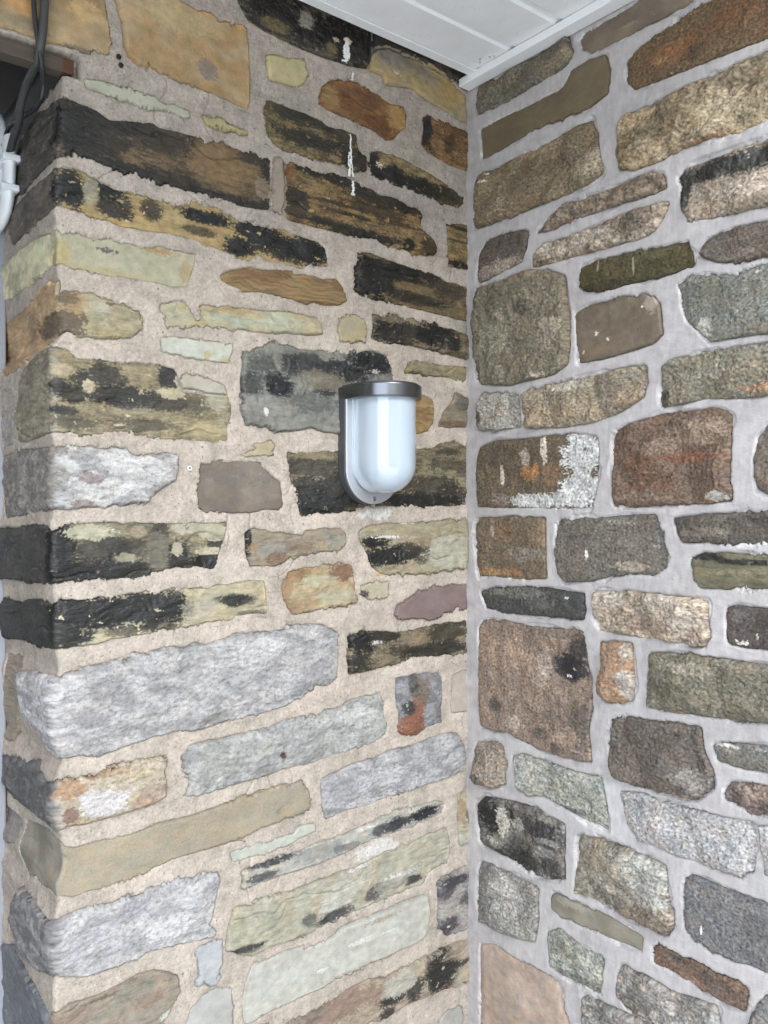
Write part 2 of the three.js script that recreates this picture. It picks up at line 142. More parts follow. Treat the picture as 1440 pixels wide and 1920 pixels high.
stL('smooth',[115,99,96],[104,87,84],[176,1420,170,1435,151,1446,122,1457,80,1463,40,1465,-1,1463,-1,1420,31,1419,58,1413,80,1406,135,1410,168,1413],[]);
stL('bedsoot',[102,92,73],[123,110,89],[275,1392,257,1398,227,1396,195,1392,180,1388,163,1388,131,1390,93,1394,49,1396,4,1395,-1,1367,-1,1337,49,1337,101,1341,135,1344,176,1336,223,1331,275,1329,275,1362],[[21,21,20],253,1381,36,24,1,[25,24,21],261,1345,31,22,0.9,[25,24,21],199,1385,38,14,0.9,[27,26,22],80,1351,94,17,0.9,[34,31,24],49,1381,70,20,0.75,[34,31,24],155,1356,39,15,0.7,[186,184,184],219,1377,16,4,0.7,[129,111,89],126,1372,25,10,0.6]);
stL('pale',[160,156,154],[130,128,127],[753,1380,735,1383,716,1388,686,1392,661,1395,646,1402,628,1400,614,1401,595,1404,568,1401,557,1408,536,1402,510,1409,477,1413,452,1413,458,1414,427,1412,394,1418,361,1417,333,1416,312,1410,299,1400,297,1370,298,1326,312,1317,336,1316,354,1310,384,1298,411,1292,452,1287,489,1284,495,1284,531,1280,582,1282,609,1280,661,1274,696,1267,725,1273,749,1272,752,1271,760,1271,798,1275,813,1286,846,1299,897,1308,906,1329,915,1354,910,1366,846,1375,782,1377],[[121,118,120],686,1361,35,17,0.6,[178,174,172],735,1362,21,14,0.5,[111,107,102],525,1292,32,8,0.7,[124,122,122],716,1321,29,14,0.5,[180,177,174],452,1386,44,22,0.5,[127,124,126],343,1346,38,12,0.6,[114,112,113],361,1313,31,9,0.6],{r:[165,162,162]});
stL('bark',[142,131,114],[121,112,98],[990,1381,910,1387,906,1340,924,1305,933,1272,961,1254,1010,1248,1010,1309],[]);
stL('pale',[153,141,119],[164,153,140],[748,1243,730,1244,696,1243,671,1248,646,1251,622,1250,604,1252,600,1237,604,1225,600,1212,601,1191,622,1186,648,1183,681,1180,716,1179,739,1180,763,1177,805,1173,888,1165,971,1161,1010,1167,1010,1198,1020,1221,951,1231,829,1253,821,1243,790,1233,760,1241],[[142,111,84],735,1229,19,12,0.8,[136,107,84],676,1243,45,6,0.7,[143,116,89],716,1180,41,3,0.8,[138,113,90],638,1192,18,10,0.7,[179,174,172],694,1203,32,17,0.9,[171,167,165],711,1219,22,7,0.7,[113,84,76],738,1196,11,10,0.8,[134,117,104],622,1206,24,10,0.6,[158,144,117],651,1237,39,10,0.5],{r:[93,90,89]});
stL('sandy',[143,132,113],[133,123,105],[745,1153,728,1148,696,1150,661,1148,635,1151,614,1154,582,1154,539,1156,495,1161,465,1166,452,1163,458,1165,427,1169,394,1168,367,1166,361,1153,354,1140,354,1123,361,1116,394,1115,427,1111,458,1107,489,1102,458,1097,510,1100,554,1099,595,1098,630,1092,651,1082,686,1085,716,1085,730,1083,749,1090,763,1088,775,1089,829,1082,888,1075,915,1092,924,1110,906,1147,805,1161,748,1158],[[127,117,103],495,1143,72,11,0.5,[148,137,116],661,1140,51,15,0.4,[127,120,108],388,1153,37,17,0.5],{r:[130,123,110]});
stL('slate',[131,125,119],[116,111,105],[1010,1137,961,1140,933,1132,942,1105,1000,1087,1015,1108],[]);
stL('pale',[153,152,147],[127,126,123],[566,1257,539,1260,507,1260,452,1261,458,1262,433,1262,401,1271,361,1270,305,1274,272,1284,238,1287,207,1289,201,1271,197,1243,190,1230,195,1215,223,1207,253,1202,297,1199,343,1193,394,1194,427,1190,471,1189,489,1187,477,1187,516,1184,551,1182,569,1186,564,1199,568,1221,571,1237],[[130,130,129],411,1267,49,11,0.5,[174,172,168],253,1254,38,18,0.5,[38,33,31],408,1219,5,4,1,[137,136,129],501,1230,48,21,0.4]);
stL('pale',[125,124,125],[98,97,98],[172,1309,143,1309,110,1310,75,1306,64,1291,64,1259,67,1236,64,1217,101,1213,122,1203,151,1203,168,1214,166,1238,170,1273],[[118,78,60],139,1218,31,22,1,[119,78,60],126,1255,17,22,0.9,[100,88,76],118,1279,25,19,0.8,[35,34,32],147,1254,18,14,0.9,[140,138,139],155,1293,16,13,0.5,[42,40,38],135,1294,15,19,0.7,[118,101,92],110,1300,30,6,0.5]);
stL('smooth',[154,145,133],[146,137,126],[38,1298,-1,1303,-6,1226,40,1229],[]);
stL('pale',[152,150,149],[122,120,120],[329,1164,305,1168,268,1176,223,1177,184,1185,135,1185,84,1191,44,1195,27,1188,8,1161,4,1141,8,1118,49,1113,101,1110,155,1107,192,1106,223,1101,275,1102,319,1096,326,1111,329,1135],[[175,172,171],215,1142,62,15,0.5,[119,117,120],290,1139,33,18,0.5,[173,170,169],246,1106,34,9,0.6,[173,170,169],110,1112,59,10,0.5,[105,94,88],203,1118,24,4,0.5]);
stL('smooth',[161,160,149],[156,155,143],[495,1083,465,1085,452,1086,452,1086,411,1087,384,1087,376,1095,343,1095,342,1080,374,1077,391,1071,443,1068,489,1071,492,1068],[]);
stL('bedded',[145,142,132],[158,155,145],[474,1052,443,1054,411,1058,374,1056,326,1062,283,1062,246,1066,203,1075,163,1076,118,1075,75,1073,56,1067,62,1050,93,1044,155,1041,215,1041,253,1038,290,1032,343,1028,394,1027,443,1026,477,1026,477,1041],[[48,48,52],417,1053,45,6,0.95,[53,54,57],443,1036,32,8,0.85,[32,32,35],105,1058,41,12,1,[46,47,50],168,1055,36,13,1,[55,56,59],207,1051,27,10,0.9,[97,97,97],333,1046,53,12,0.5,[190,187,185],238,1062,27,4,0.7,[71,72,73],283,1042,29,6,0.6]);  // the thin whitish mark paints a highlight on the glossy face
stL('bedded',[152,147,131],[143,138,120],[489,998,452,994,458,1002,427,1000,384,996,343,999,305,1001,261,1001,215,1007,168,1011,122,1013,93,1018,53,1019,44,991,47,955,93,953,110,933,155,933,195,932,246,928,290,926,343,924,384,920,427,922,458,918,483,927,489,932,477,927,504,938,501,967],[[32,33,34],471,933,33,6,0.95,[47,48,50],305,934,43,11,0.9,[52,53,56],219,947,23,15,0.85,[35,36,38],131,945,25,8,0.9,[65,65,63],357,943,17,11,0.8,[169,166,155],290,970,47,15,0.6,[190,188,186],151,963,45,5,0.7,[193,190,188],253,999,34,5,0.6,[176,175,172],305,949,29,6,0.6,[121,117,98],411,964,29,28,0.4,[136,131,119],184,950,44,9,0.6,[53,53,49],465,931,19,7,0.7,[136,131,109],483,967,15,24,0.5]);
stL('pale',[142,136,130],[124,119,115],[77,928,58,932,27,934,-6,940,-10,884,-10,820,27,821,58,826,71,842,73,888],[[51,50,54],40,921,49,11,0.95,[60,59,62],58,906,27,16,0.85,[53,52,55],53,843,27,20,0.9,[60,59,62],8,876,18,17,0.8,[156,145,134],31,866,36,7,0.6]);
stL('bedded',[151,142,120],[147,146,134],[22,1081,4,1079,-6,1066,-8,978,20,981,24,1025],[[135,115,88],17,1047,12,20,0.8,[73,72,68],1,1033,7,7,0.8,[131,108,84],8,1022,14,5,0.7]);
stL('smooth',[155,152,142],[165,162,152],[458,902,427,900,401,905,361,898,319,896,283,909,246,910,195,910,147,913,101,912,95,881,101,854,112,835,155,833,215,829,272,828,326,823,377,821,427,819,458,814,471,816,475,834,475,861,465,887],[[138,126,104],223,830,108,5,0.6,[132,119,98],207,901,47,5,0.7,[174,171,163],361,864,68,14,0.5,[148,147,141],443,872,29,22,0.4,[197,194,191],253,876,30,5,0.6,[197,194,191],195,876,24,2,0.7,[193,191,188],333,851,18,4,0.6]);
stL('bedded',[149,139,120],[130,114,100],[101,799,49,802,-8,798,-10,757,-1,723,36,726,101,729,151,731,195,725,238,729,290,719,394,759,397,789,367,789,333,791,305,792,275,802,230,802,195,793,176,799,135,798],[[123,102,89],290,781,73,24,0.9,[31,31,29],71,767,45,47,1,[34,34,31],135,754,25,23,0.9,[31,31,29],184,752,38,11,0.95,[34,34,31],195,733,17,11,0.9,[39,38,36],27,765,30,6,0.9,[159,155,143],168,774,32,19,0.8,[100,91,81],350,782,35,14,0.5,[141,130,113],27,788,41,13,0.5]);
stL('smooth',[145,142,135],[135,133,127],[69,675,49,683,11,677,8,610,71,634],[]);
stL('pale',[165,162,160],[138,135,136],[767,1056,725,1064,696,1064,656,1060,617,1066,582,1069,539,1064,518,1058,518,1030,525,1006,531,986,520,973,525,966,559,970,593,974,622,977,656,973,686,972,716,972,746,982,756,987,767,981,829,968,888,962,924,976,951,987,933,1023,897,1057,846,1054,775,1051],[[182,178,176],593,1005,41,15,0.6,[136,132,136],646,1044,36,10,0.5,[127,125,126],565,1062,39,5,0.6,[147,144,146],711,1029,36,22,0.4],{r:[119,116,115]});
stL('smooth',[157,157,157],[149,149,148],[551,956,534,960,509,957,510,927,513,909,520,894,551,905,552,930],[]);
stL('bedded',[126,118,103],[128,114,101],[767,933,730,941,696,940,666,945,641,948,617,947,582,928,579,905,590,886,604,871,614,844,775,888,771,918],[[72,69,61],696,934,37,3,0.7,[169,166,159],593,872,16,13,0.9,[117,99,85],730,922,28,10,0.6,[107,105,92],646,926,31,10,0.5,[108,88,75],625,909,21,10,0.5,[104,72,64],648,945,8,3,0.6]);
stL('slate',[106,108,111],[92,93,95],[1025,923,942,953,906,944,862,939,813,931,782,925,782,884,1031,764],[]);
stL('smooth',[156,154,149],[143,141,135],[568,852,559,872,539,884,519,886,495,879,492,851,494,798,568,826],[]);
stR('split',[115,105,90],[92,84,71],[31,2387,78,2380,140,2382,203,2385,239,2384,246,2356,235,2343,198,2340,140,2337,88,2334,34,2336,29,2360],[[93,93,80],72,2347,37,16,0.5,[144,130,105],226,2357,23,11,0.6]);
stR('smooth',[121,107,90],[100,87,75],[261,2374,287,2377,361,2377,388,2385,435,2375,487,2350,453,2341,406,2340,345,2341,287,2342,270,2356],[[94,86,79],391,2363,34,13,0.5,[151,131,102],357,2354,16,3,0.6]);
stR('smooth',[105,92,69],[96,83,63],[37,2305,88,2307,164,2305,226,2304,244,2325,279,2328,313,2323,321,2297,317,2265,279,2255,226,2257,164,2261,88,2253,40,2251],[]);
stR('rough',[106,86,62],[88,67,47],[357,2296,380,2309,435,2318,467,2325,497,2324,520,2334,624,2284,624,2236,579,2239,536,2243,487,2245,435,2248,369,2252,355,2270],[[126,87,55],435,2279,39,16,0.6,[67,58,43],470,2265,17,12,0.6,[142,118,87],410,2274,15,6,0.5,[114,76,48],536,2291,63,18,0.4]);
stR('split',[122,106,83],[143,127,102],[341,2199,353,2211,399,2214,453,2216,504,2217,579,2218,624,2214,624,2133,579,2131,536,2127,487,2135,453,2134,417,2127,369,2128,345,2137,337,2166],[[174,158,132],514,2165,45,24,0.6,[97,85,65],417,2178,55,19,0.5,[120,81,58],501,2132,36,4,0.6,[109,98,80],530,2213,50,15,0.6,[167,151,123],561,2157,21,18,0.5,[149,125,97],380,2131,30,5,0.6]);
stR('split',[126,111,88],[98,84,65],[29,2217,78,2217,140,2224,203,2225,261,2230,285,2230,296,2208,300,2172,308,2142,279,2133,235,2129,164,2127,88,2125,23,2127,23,2171],[[158,144,123],283,2163,34,21,0.7,[151,130,104],179,2222,57,11,0.6,[80,68,53],212,2183,55,14,0.5,[210,200,184],51,2200,12,3,0.8,[211,201,185],64,2212,6,3,0.8,[135,120,97],88,2149,63,15,0.5]);
stR('split',[109,95,79],[126,111,96],[176,2082,198,2096,235,2108,296,2106,353,2111,391,2111,417,2103,421,2084,399,2081,353,2083,300,2082,257,2084,212,2078],[[85,72,61],380,2103,34,8,0.6]);
stR('split',[120,108,93],[155,141,124],[167,2025,167,2041,188,2055,257,2055,321,2060,380,2060,426,2057,410,2033,391,2021,341,2021,279,2022,212,2022],[[158,145,130],235,2040,54,9,0.6,[94,83,71],369,2050,46,13,0.5,[82,66,51],188,2027,28,5,0.6]);
stR('split',[153,138,121],[122,109,94],[446,2089,457,2099,504,2099,579,2098,624,2099,624,2009,579,2015,536,2017,487,2021,460,2027,450,2054],[[45,42,36],494,2084,63,17,1,[45,43,36],561,2081,61,18,1,[44,42,35],453,2068,13,31,1,[179,163,148],551,2045,37,18,0.5,[142,124,106],487,2034,37,9,0.5]);
stR('rough',[94,83,73],[80,70,61],[51,2091,88,2097,150,2087,145,2060,135,2040,88,2032,34,2024,29,2045,37,2075],[[150,136,121],83,2035,58,17,0.8,[75,66,59],99,2083,42,11,0.5]);
stR('rough',[74,66,44],[61,55,31],[264,1986,274,1996,300,1999,345,1999,399,1996,457,1991,464,1977,467,1958,435,1954,380,1954,345,1955,313,1953,287,1958,266,1966],[[83,77,54],399,1989,45,8,0.5,[39,35,20],321,1960,45,7,0.6,[150,139,117],367,1977,2,13,0.7,[150,139,117],304,1994,3,10,0.7]);
stR('rough',[96,85,75],[80,71,62],[481,1970,494,1987,530,1991,579,1990,624,1989,624,1939,579,1944,536,1948,504,1955,487,1964],[[75,68,61],520,1988,26,8,0.6,[115,102,90],536,1957,28,6,0.5]);
stR('boss',[119,110,92],[96,88,74],[26,1994,34,2008,88,2012,150,2016,198,2006,230,1990,235,1953,241,1916,241,1881,235,1846,207,1834,155,1831,109,1827,34,1838,23,1863,23,1931],[[152,141,122],88,1920,24,42,0.6,[154,143,124],203,1901,28,29,0.6,[64,58,48],150,1955,20,15,0.7,[122,104,84],164,2008,63,9,0.6,[171,160,144],179,1835,24,5,0.7,[111,109,91],62,1909,38,43,0.5,[76,69,55],78,1972,13,39,0.6]);
stR('smooth',[98,86,71],[107,95,80],[257,1924,287,1932,341,1932,391,1927,410,1912,416,1866,399,1856,353,1850,313,1846,266,1845,259,1878],[[151,137,124],401,1914,11,16,0.7,[208,198,185],320,1874,4,4,0.9,[208,198,185],297,1886,4,4,0.9,[208,198,186],271,1860,3,4,0.8,[77,71,60],321,1935,61,7,0.6,[121,98,75],292,1859,34,10,0.3,[207,197,184],386,1912,3,2,0.9]);
stR('rough',[119,116,106],[97,95,85],[446,1931,464,1940,504,1932,536,1924,548,1933,579,1932,624,1933,624,1838,579,1844,536,1844,497,1844,477,1863,460,1878,451,1901],[[164,160,150],487,1864,12,15,0.7,[83,81,75],533,1907,19,18,0.5,[81,80,74],464,1915,17,19,0.5,[124,107,87],561,1849,27,5,0.6,[199,192,182],566,1927,4,3,0.9]);
stR('split',[125,118,102],[104,95,80],[421,1814,435,1822,487,1824,536,1825,579,1824,624,1824,624,1760,579,1759,536,1759,487,1764,453,1760,428,1759,421,1758,416,1773],[[147,114,87],567,1768,24,6,0.8,[68,58,50],423,1769,9,12,0.8,[153,145,127],497,1801,33,12,0.4]);
stR('split',[142,129,111],[119,106,86],[140,1803,164,1811,226,1815,287,1816,345,1821,388,1822,390,1799,384,1777,353,1763,321,1753,287,1746,226,1743,150,1749,145,1772],[[169,162,149],244,1809,40,9,0.7,[108,99,85],300,1799,42,17,0.5,[147,126,100],207,1767,60,18,0.5,[125,117,105],372,1811,23,13,0.5,[146,109,82],361,1773,23,5,0.5]);
stR('split',[152,145,134],[127,121,111],[34,1794,45,1813,78,1813,125,1806,130,1777,132,1751,78,1749,34,1755,23,1775],[[43,40,36],31,1771,8,17,0.8,[121,117,109],78,1798,7,19,0.6]);
stR('rough',[98,85,67],[82,70,56],[29,1686,40,1717,78,1727,140,1724,198,1726,244,1728,296,1719,298,1685,292,1633,285,1611,212,1608,140,1610,78,1610,31,1613],[[176,174,170],270,1697,37,33,1,[177,175,170],261,1637,39,32,1,[169,167,162],179,1619,67,12,1,[138,100,65],155,1666,18,13,0.9,[145,104,69],172,1673,8,9,0.9,[179,165,150],191,1708,7,22,1,[146,133,121],147,1696,9,13,0.8,[67,60,51],78,1703,37,19,0.5,[172,159,144],91,1664,4,19,0.9,[124,110,100],88,1620,21,12,0.6,[44,42,40],274,1702,4,3,0.9,[116,88,65],203,1664,19,18,0.6]);
stR('split',[111,91,76],[86,70,58],[329,1721,345,1729,380,1737,417,1745,470,1745,504,1745,525,1734,523,1689,522,1653,525,1618,487,1614,435,1613,380,1610,331,1612,329,1666],[[110,74,54],464,1680,55,8,0.8,[100,70,53],376,1674,27,20,0.7,[156,148,139],509,1622,15,7,0.9,[143,124,105],481,1716,44,18,0.5,[133,115,98],417,1698,44,13,0.5,[107,73,55],399,1644,45,13,0.4,[134,116,99],380,1622,46,8,0.4]);
stR('rough',[101,91,80],[85,77,67],[561,1675,567,1701,579,1717,624,1728,624,1627,579,1626,567,1634,562,1652],[]);
stR('rough',[108,93,74],[93,81,66],[26,1575,40,1587,114,1589,188,1588,188,1548,191,1489,140,1484,88,1485,34,1484,23,1519],[[141,111,77],72,1492,59,6,0.8,[122,94,69],88,1564,32,15,0.6,[117,109,98],145,1528,45,13,0.7,[125,90,64],119,1493,20,9,0.7,[175,162,143],67,1567,4,12,0.5,[133,109,83],184,1562,10,22,0.4]);
stR('rough',[103,96,87],[90,82,73],[217,1577,226,1584,279,1588,321,1590,361,1594,403,1594,417,1560,423,1535,421,1519,399,1506,361,1506,321,1500,287,1490,235,1486,221,1498,214,1534],[[71,66,59],266,1560,48,5,0.6,[153,140,124],361,1516,43,7,0.6,[208,200,189],279,1533,3,8,0.9,[155,147,135],406,1549,11,3,0.6,[144,137,127],337,1584,44,5,0.6,[111,102,91],361,1552,43,20,0.5]);
stR('rough',[92,84,74],[69,62,56],[439,1589,487,1594,536,1597,579,1598,624,1599,624,1563,579,1561,520,1558,453,1558,444,1571],[[58,53,49],561,1590,33,7,0.7,[116,104,94],487,1571,40,7,0.5]);
stR('bedded',[107,100,80],[87,82,64],[467,1531,487,1539,536,1540,579,1537,624,1537,624,1501,579,1498,530,1496,481,1493,472,1506],[[37,36,30],491,1536,30,6,1,[37,36,30],548,1531,49,5,1,[134,125,99],536,1516,47,5,0.5]);
stR('rough',[69,67,63],[57,56,53],[37,1452,78,1463,140,1467,198,1470,244,1466,270,1466,272,1428,226,1425,188,1425,114,1422,51,1426],[[102,99,91],135,1459,55,11,0.7,[88,87,81],179,1444,38,11,0.5,[201,194,185],239,1458,5,3,0.9,[107,102,93],72,1457,27,7,0.6]);
stR('chunk',[145,131,115],[164,150,134],[294,1461,296,1470,353,1476,417,1474,470,1472,487,1470,489,1446,492,1422,484,1408,457,1410,406,1410,353,1412,300,1415,292,1436],[[122,103,87],384,1429,45,16,0.7,[178,165,150],453,1445,31,19,0.5,[155,144,130],321,1463,33,14,0.5]);  // the browner mark paints shade on the sloping part of the face
stR('rough',[82,73,67],[65,57,53],[523,1464,533,1468,579,1468,624,1468,624,1412,579,1417,548,1415,523,1419,520,1446],[[198,186,173],542,1420,12,3,0.9,[101,95,90],539,1457,16,9,0.6,[198,186,173],564,1431,2,4,0.8]);
stR('rough',[128,110,96],[117,101,88],[34,1383,45,1400,99,1404,155,1400,212,1402,266,1405,274,1371,283,1330,285,1289,279,1246,285,1199,235,1195,179,1197,140,1203,109,1212,78,1206,40,1210,34,1284],[[37,35,37],244,1346,40,28,1,[45,42,39],261,1380,22,25,0.9,[65,61,56],266,1251,26,46,0.7,[65,61,56],188,1224,24,12,0.8,[66,61,56],80,1253,19,15,0.8,[147,124,104],99,1348,57,27,0.5,[148,123,105],226,1228,36,21,0.5,[165,150,137],188,1334,17,29,0.7,[104,92,80],203,1396,79,7,0.7,[86,78,71],217,1255,37,22,0.5,[200,194,188],241,1329,6,3,0.9,[157,143,130],125,1227,20,14,0.6,[75,69,63],217,1205,18,9,0.7]);
stR('chunk',[140,115,94],[129,104,84],[306,1389,329,1395,361,1395,363,1369,365,1336,363,1313,345,1303,321,1302,302,1313,304,1330,313,1348],[[149,141,131],357,1332,13,25,0.8,[153,145,129],356,1386,9,13,0.8,[123,109,93],321,1360,10,8,0.5]);
stR('split',[114,107,92],[92,85,72],[399,1384,435,1390,487,1391,536,1391,579,1391,624,1391,624,1321,579,1319,536,1312,487,1311,435,1306,395,1308,395,1341],[[145,136,119],464,1373,41,9,0.5,[76,71,59],435,1338,39,16,0.5,[140,132,119],520,1388,19,6,0.5,[126,116,97],504,1334,52,12,0.4]);
stR('split',[98,88,80],[81,73,65],[329,1270,337,1276,380,1281,435,1287,477,1289,482,1256,497,1232,497,1211,470,1187,435,1186,391,1184,353,1184,333,1190,323,1207,327,1242],[[138,131,123],467,1212,31,16,0.6,[118,101,86],450,1186,21,5,0.7,[108,95,83],361,1196,31,10,0.5]);
stR('rough',[114,109,101],[93,89,82],[502,1270,520,1276,579,1283,624,1285,624,1257,579,1253,545,1248,507,1251],[[194,187,178],523,1274,19,3,0.8,[183,176,167],567,1278,15,2,0.6]);
stR('chunk',[110,94,87],[92,77,72],[518,1210,530,1223,554,1226,579,1228,624,1233,624,1192,579,1192,558,1191,536,1195,518,1199],[[148,128,114],570,1220,24,12,0.7]);
stR('chunk',[144,131,116],[116,105,93],[20,1154,29,1172,62,1183,88,1181,96,1156,96,1117,72,1104,34,1102,17,1110],[[68,63,58],34,1110,28,8,0.7,[93,83,73],34,1146,13,20,0.5]);
stR('rough',[131,129,120],[144,142,131],[119,1165,140,1175,188,1173,248,1171,304,1174,310,1150,317,1121,317,1099,279,1100,244,1108,212,1114,188,1118,155,1110,130,1114,125,1140],[[66,65,66],237,1108,36,6,0.8,[152,148,142],150,1164,30,9,0.5,[122,120,110],279,1142,26,21,0.4]);
stR('split',[164,159,155],[135,131,129],[347,1163,388,1169,417,1165,464,1168,504,1168,558,1175,561,1140,554,1109,539,1100,504,1097,457,1097,417,1099,376,1101,365,1116,353,1136],[[184,178,173],545,1153,15,18,0.5,[127,124,122],380,1150,27,13,0.5,[127,124,122],435,1156,36,8,0.5]);
stR('split',[164,159,154],[147,143,140],[567,1171,579,1175,624,1183,624,1127,579,1114,573,1133],[]);
stR('split',[85,80,75],[114,108,100],[29,1035,31,1060,51,1077,109,1085,164,1088,230,1078,230,1031,230,992,188,981,150,980,88,990,34,993],[[26,26,25],62,1049,38,35,1,[29,28,27],130,992,60,23,0.9,[31,29,29],193,1056,33,22,0.9,[36,35,34],155,1059,20,22,0.7,[31,29,29],207,1002,28,18,0.8,[167,160,149],94,1046,14,23,0.9,[160,152,142],132,1053,18,10,0.8,[153,145,135],72,1009,19,5,0.8,[29,28,27],117,1066,8,14,1,[136,129,121],203,1044,23,6,0.6]);
stR('chunk',[123,115,102],[139,130,117],[257,1064,270,1073,321,1078,380,1075,421,1072,425,1028,435,997,426,973,388,979,361,974,321,975,279,977,253,975,257,1022],[[149,146,138],395,1047,34,36,0.9,[95,84,71],406,986,30,16,0.8,[103,91,75],361,986,27,13,0.7,[138,125,106],304,1044,33,24,0.5,[92,86,79],321,992,29,14,0.6]);
stR('split',[138,133,126],[114,110,104],[31,937,40,956,104,957,172,954,172,902,164,862,140,856,78,848,34,847,29,888],[[166,161,153],99,913,42,34,0.5,[92,88,82],51,943,33,16,0.5,[153,147,137],155,873,20,19,0.5,[97,93,88],45,879,22,28,0.5]);
stR('smooth',[132,124,110],[112,105,91],[207,951,226,958,261,957,321,958,380,950,378,931,341,930,279,928,226,926,210,934],[[152,145,133],244,954,27,7,0.4]);
stR('rough',[121,121,111],[143,141,130],[198,886,221,901,248,895,279,886,308,891,302,832,279,831,235,831,203,834,200,858],[[87,86,79],261,835,39,8,0.7,[153,151,141],279,865,21,21,0.5,[99,96,88],217,883,18,22,0.5]);
stR('rough',[108,105,104],[93,90,88],[455,1061,470,1074,520,1071,579,1071,624,1071,624,984,579,983,536,980,497,978,474,984,457,996],[[87,85,85],542,1010,37,27,0.4,[126,119,111],504,1056,39,9,0.4,[202,195,188],482,1001,2,6,0.9]);
stR('rough',[104,85,71],[90,74,64],[401,939,410,949,443,948,487,949,523,948,550,946,545,917,520,915,481,919,435,921,403,925],[[130,102,80],464,922,31,7,0.7,[68,62,55],453,944,38,5,0.6,[78,66,58],510,938,26,9,0.5]);
stR('tan',[162,143,128],[147,129,115],[37,800,72,815,109,810,179,813,217,811,226,782,239,752,244,716,37,615],[[175,158,144],155,762,54,30,0.4,[137,121,107],67,746,32,58,0.3]);
stR('split',[120,114,107],[139,132,124],[339,867,345,891,388,894,435,889,501,900,507,878,514,848,470,827,417,830,361,830,339,843],[[83,79,75],372,852,27,16,0.6,[98,86,70],361,836,16,7,0.7,[164,156,148],421,867,29,10,0.4]);
stR('split',[117,113,107],[135,129,123],[274,810,300,816,353,820,406,825,435,810,270,729],[]);
stR('split',[119,115,109],[99,95,90],[558,902,567,933,579,950,624,973,624,903,551,867],[]);
// signed distance to a stone's outline (negative inside), the outline frayed by noise
function sdf(st, x, y, { warp, grow }) {
  warp *= 0.25 + 1.15 * sm(-0.25, 0.4, fbm(x * 10 + st.seed, y * 10, 2)); // straight breaks here, ragged ones there
  const wx = warp * (1.5 * pn(x * 55 + 3, y * 55 + st.seed) + 0.8 * pn(x * 150 + 40, y * 150) + 0.9 * pn(x * 330, y * 330 + 7));
  const wy = warp * (1.5 * pn(x * 55 + 90, y * 55 - st.seed) + 0.8 * pn(x * 150 - 70, y * 150 + 5) + 0.9 * pn(x * 330 + 31, y * 330));
  x += wx; y += wy;
  const P = st.P, n = P.length; let d = 1e9, inside = false;
  for (let i = 0, j = n - 1; i < n; j = i++) {
    const ax = P[j][0], ay = P[j][1], ex = P[i][0] - ax, ey = P[i][1] - ay, px = x - ax, py = y - ay;
    let t = (px * ex + py * ey) / (ex * ex + ey * ey + 1e-12); t = t < 0 ? 0 : t > 1 ? 1 : t;
    const qx = px - ex * t, qy = py - ey * t, q = qx * qx + qy * qy; if (q < d) d = q;
    if ((P[i][1] > y) !== (ay > y) && x < (ex * (y - ay)) / ey + ax) inside = !inside;
  }
  d = Math.sqrt(d); return (inside ? -d : d) - grow;
}
// relief of a stone's face in metres
function relief(st, s, y) {
  const k = st.seed * 3.71, style = st.style;
  const low = fbm(s * 14 + k, y * 20 - k, 2);
  if (style === 'smooth' || style === 'sandy' || style === 'recess') return 0.0016 * low + 0.0007 * fbm(s * 60 + k, y * 90, 3);
  if (style === 'tan') return 0.0026 * low + 0.001 * fbm(s * 60 + k, y * 80, 3);
  if (style === 'bark') return 0.0025 * low + 0.0022 * fbm(s * 22 + k, y * 260 + 3 * low, 3);
  if (style === 'slate') { const t = fbm(s * 16 + k, y * 22, 3) * 3; return 0.0016 * (Math.floor(t) + sm(0.35, 0.65, t - Math.floor(t))) + 0.0009 * fbm(s * 90, y * 120 + k, 3); }
  if (style.startsWith('bed') || style === 'quoin' || style === 'rust') {
    const t = (fbm(s * 10 + k, y * 44 + low, 3)) * 2.6, f = Math.floor(t);
    const cr = Math.abs((((y * 26 + 0.5 * low + 0.25 * pn(s * 14, k)) % 1) + 1) % 1 - 0.5), gate = sm(0.05, 0.2, pn(s * 7 + k, Math.floor(y * 26 + 0.5 * low) * 3.3));
    return -0.0032 * gate * (1 - sm(0.012, 0.05, cr)) + 0.0012 * (f + sm(0.42, 0.58, t - f)) + 0.003 * low + 0.0008 * fbm(s * 40 + k, y * 220, 3) + 0.0006 * fbm(s * 130, y * 170 + k, 2);
  }
  if (style === 'rough' || style === 'dark' || style === 'soot') return 0.0045 * low + 0.0022 * fbm(s * 55 + k, y * 55, 4) + 0.0024 * ridge(s * 18 + k, y * 22, 2) - 0.001 + 0.001 * fbm(s * 190, y * 190 + k, 2);
  if (style === 'boss') {
    const t = fbm(s * 11 + k, y * 11, 2) * 2.2, f = Math.floor(t);
    return 0.001 + 0.005 * (f + sm(0.42, 0.58, t - f)) + 0.004 * ridge(s * 30 + k, y * 30, 3) + 0.0014 * fbm(s * 160, y * 160, 2);
  }
  if (style === 'pale') return 0.005 * low + 0.0022 * ridge(s * 15 + k, y * 48 + low, 2) + 0.0013 * ridge(s * 60 + k, y * 140, 2) + 0.0013 * fbm(s * 150, y * 260 + k, 3);
  // rock-faced stones: broken facets
  const big = style === 'chunk' ? 1.7 : 1;
  const wx = s + 0.02 * pn(s * 20 + k, y * 20), wy = y + 0.02 * pn(s * 20 - k, y * 20 + 8);
  const fa = Math.abs(((wx * 9 / big + wy * 4 + k) % 1 + 1) % 1 - 0.5), fb = Math.abs(((wx * -6 + wy * 13 / big + k * 2) % 1 + 1) % 1 - 0.5);
  return -0.0055 * big + 0.024 * big * Math.min(fa, fb) + 0.0036 * ridge(s * 26 + k, y * 38, 3) + 0.003 * low + 0.0022 * ridge(s * 95 + k, y * 120, 2) + 0.0012 * fbm(s * 230, y * 230 + k, 2);
}
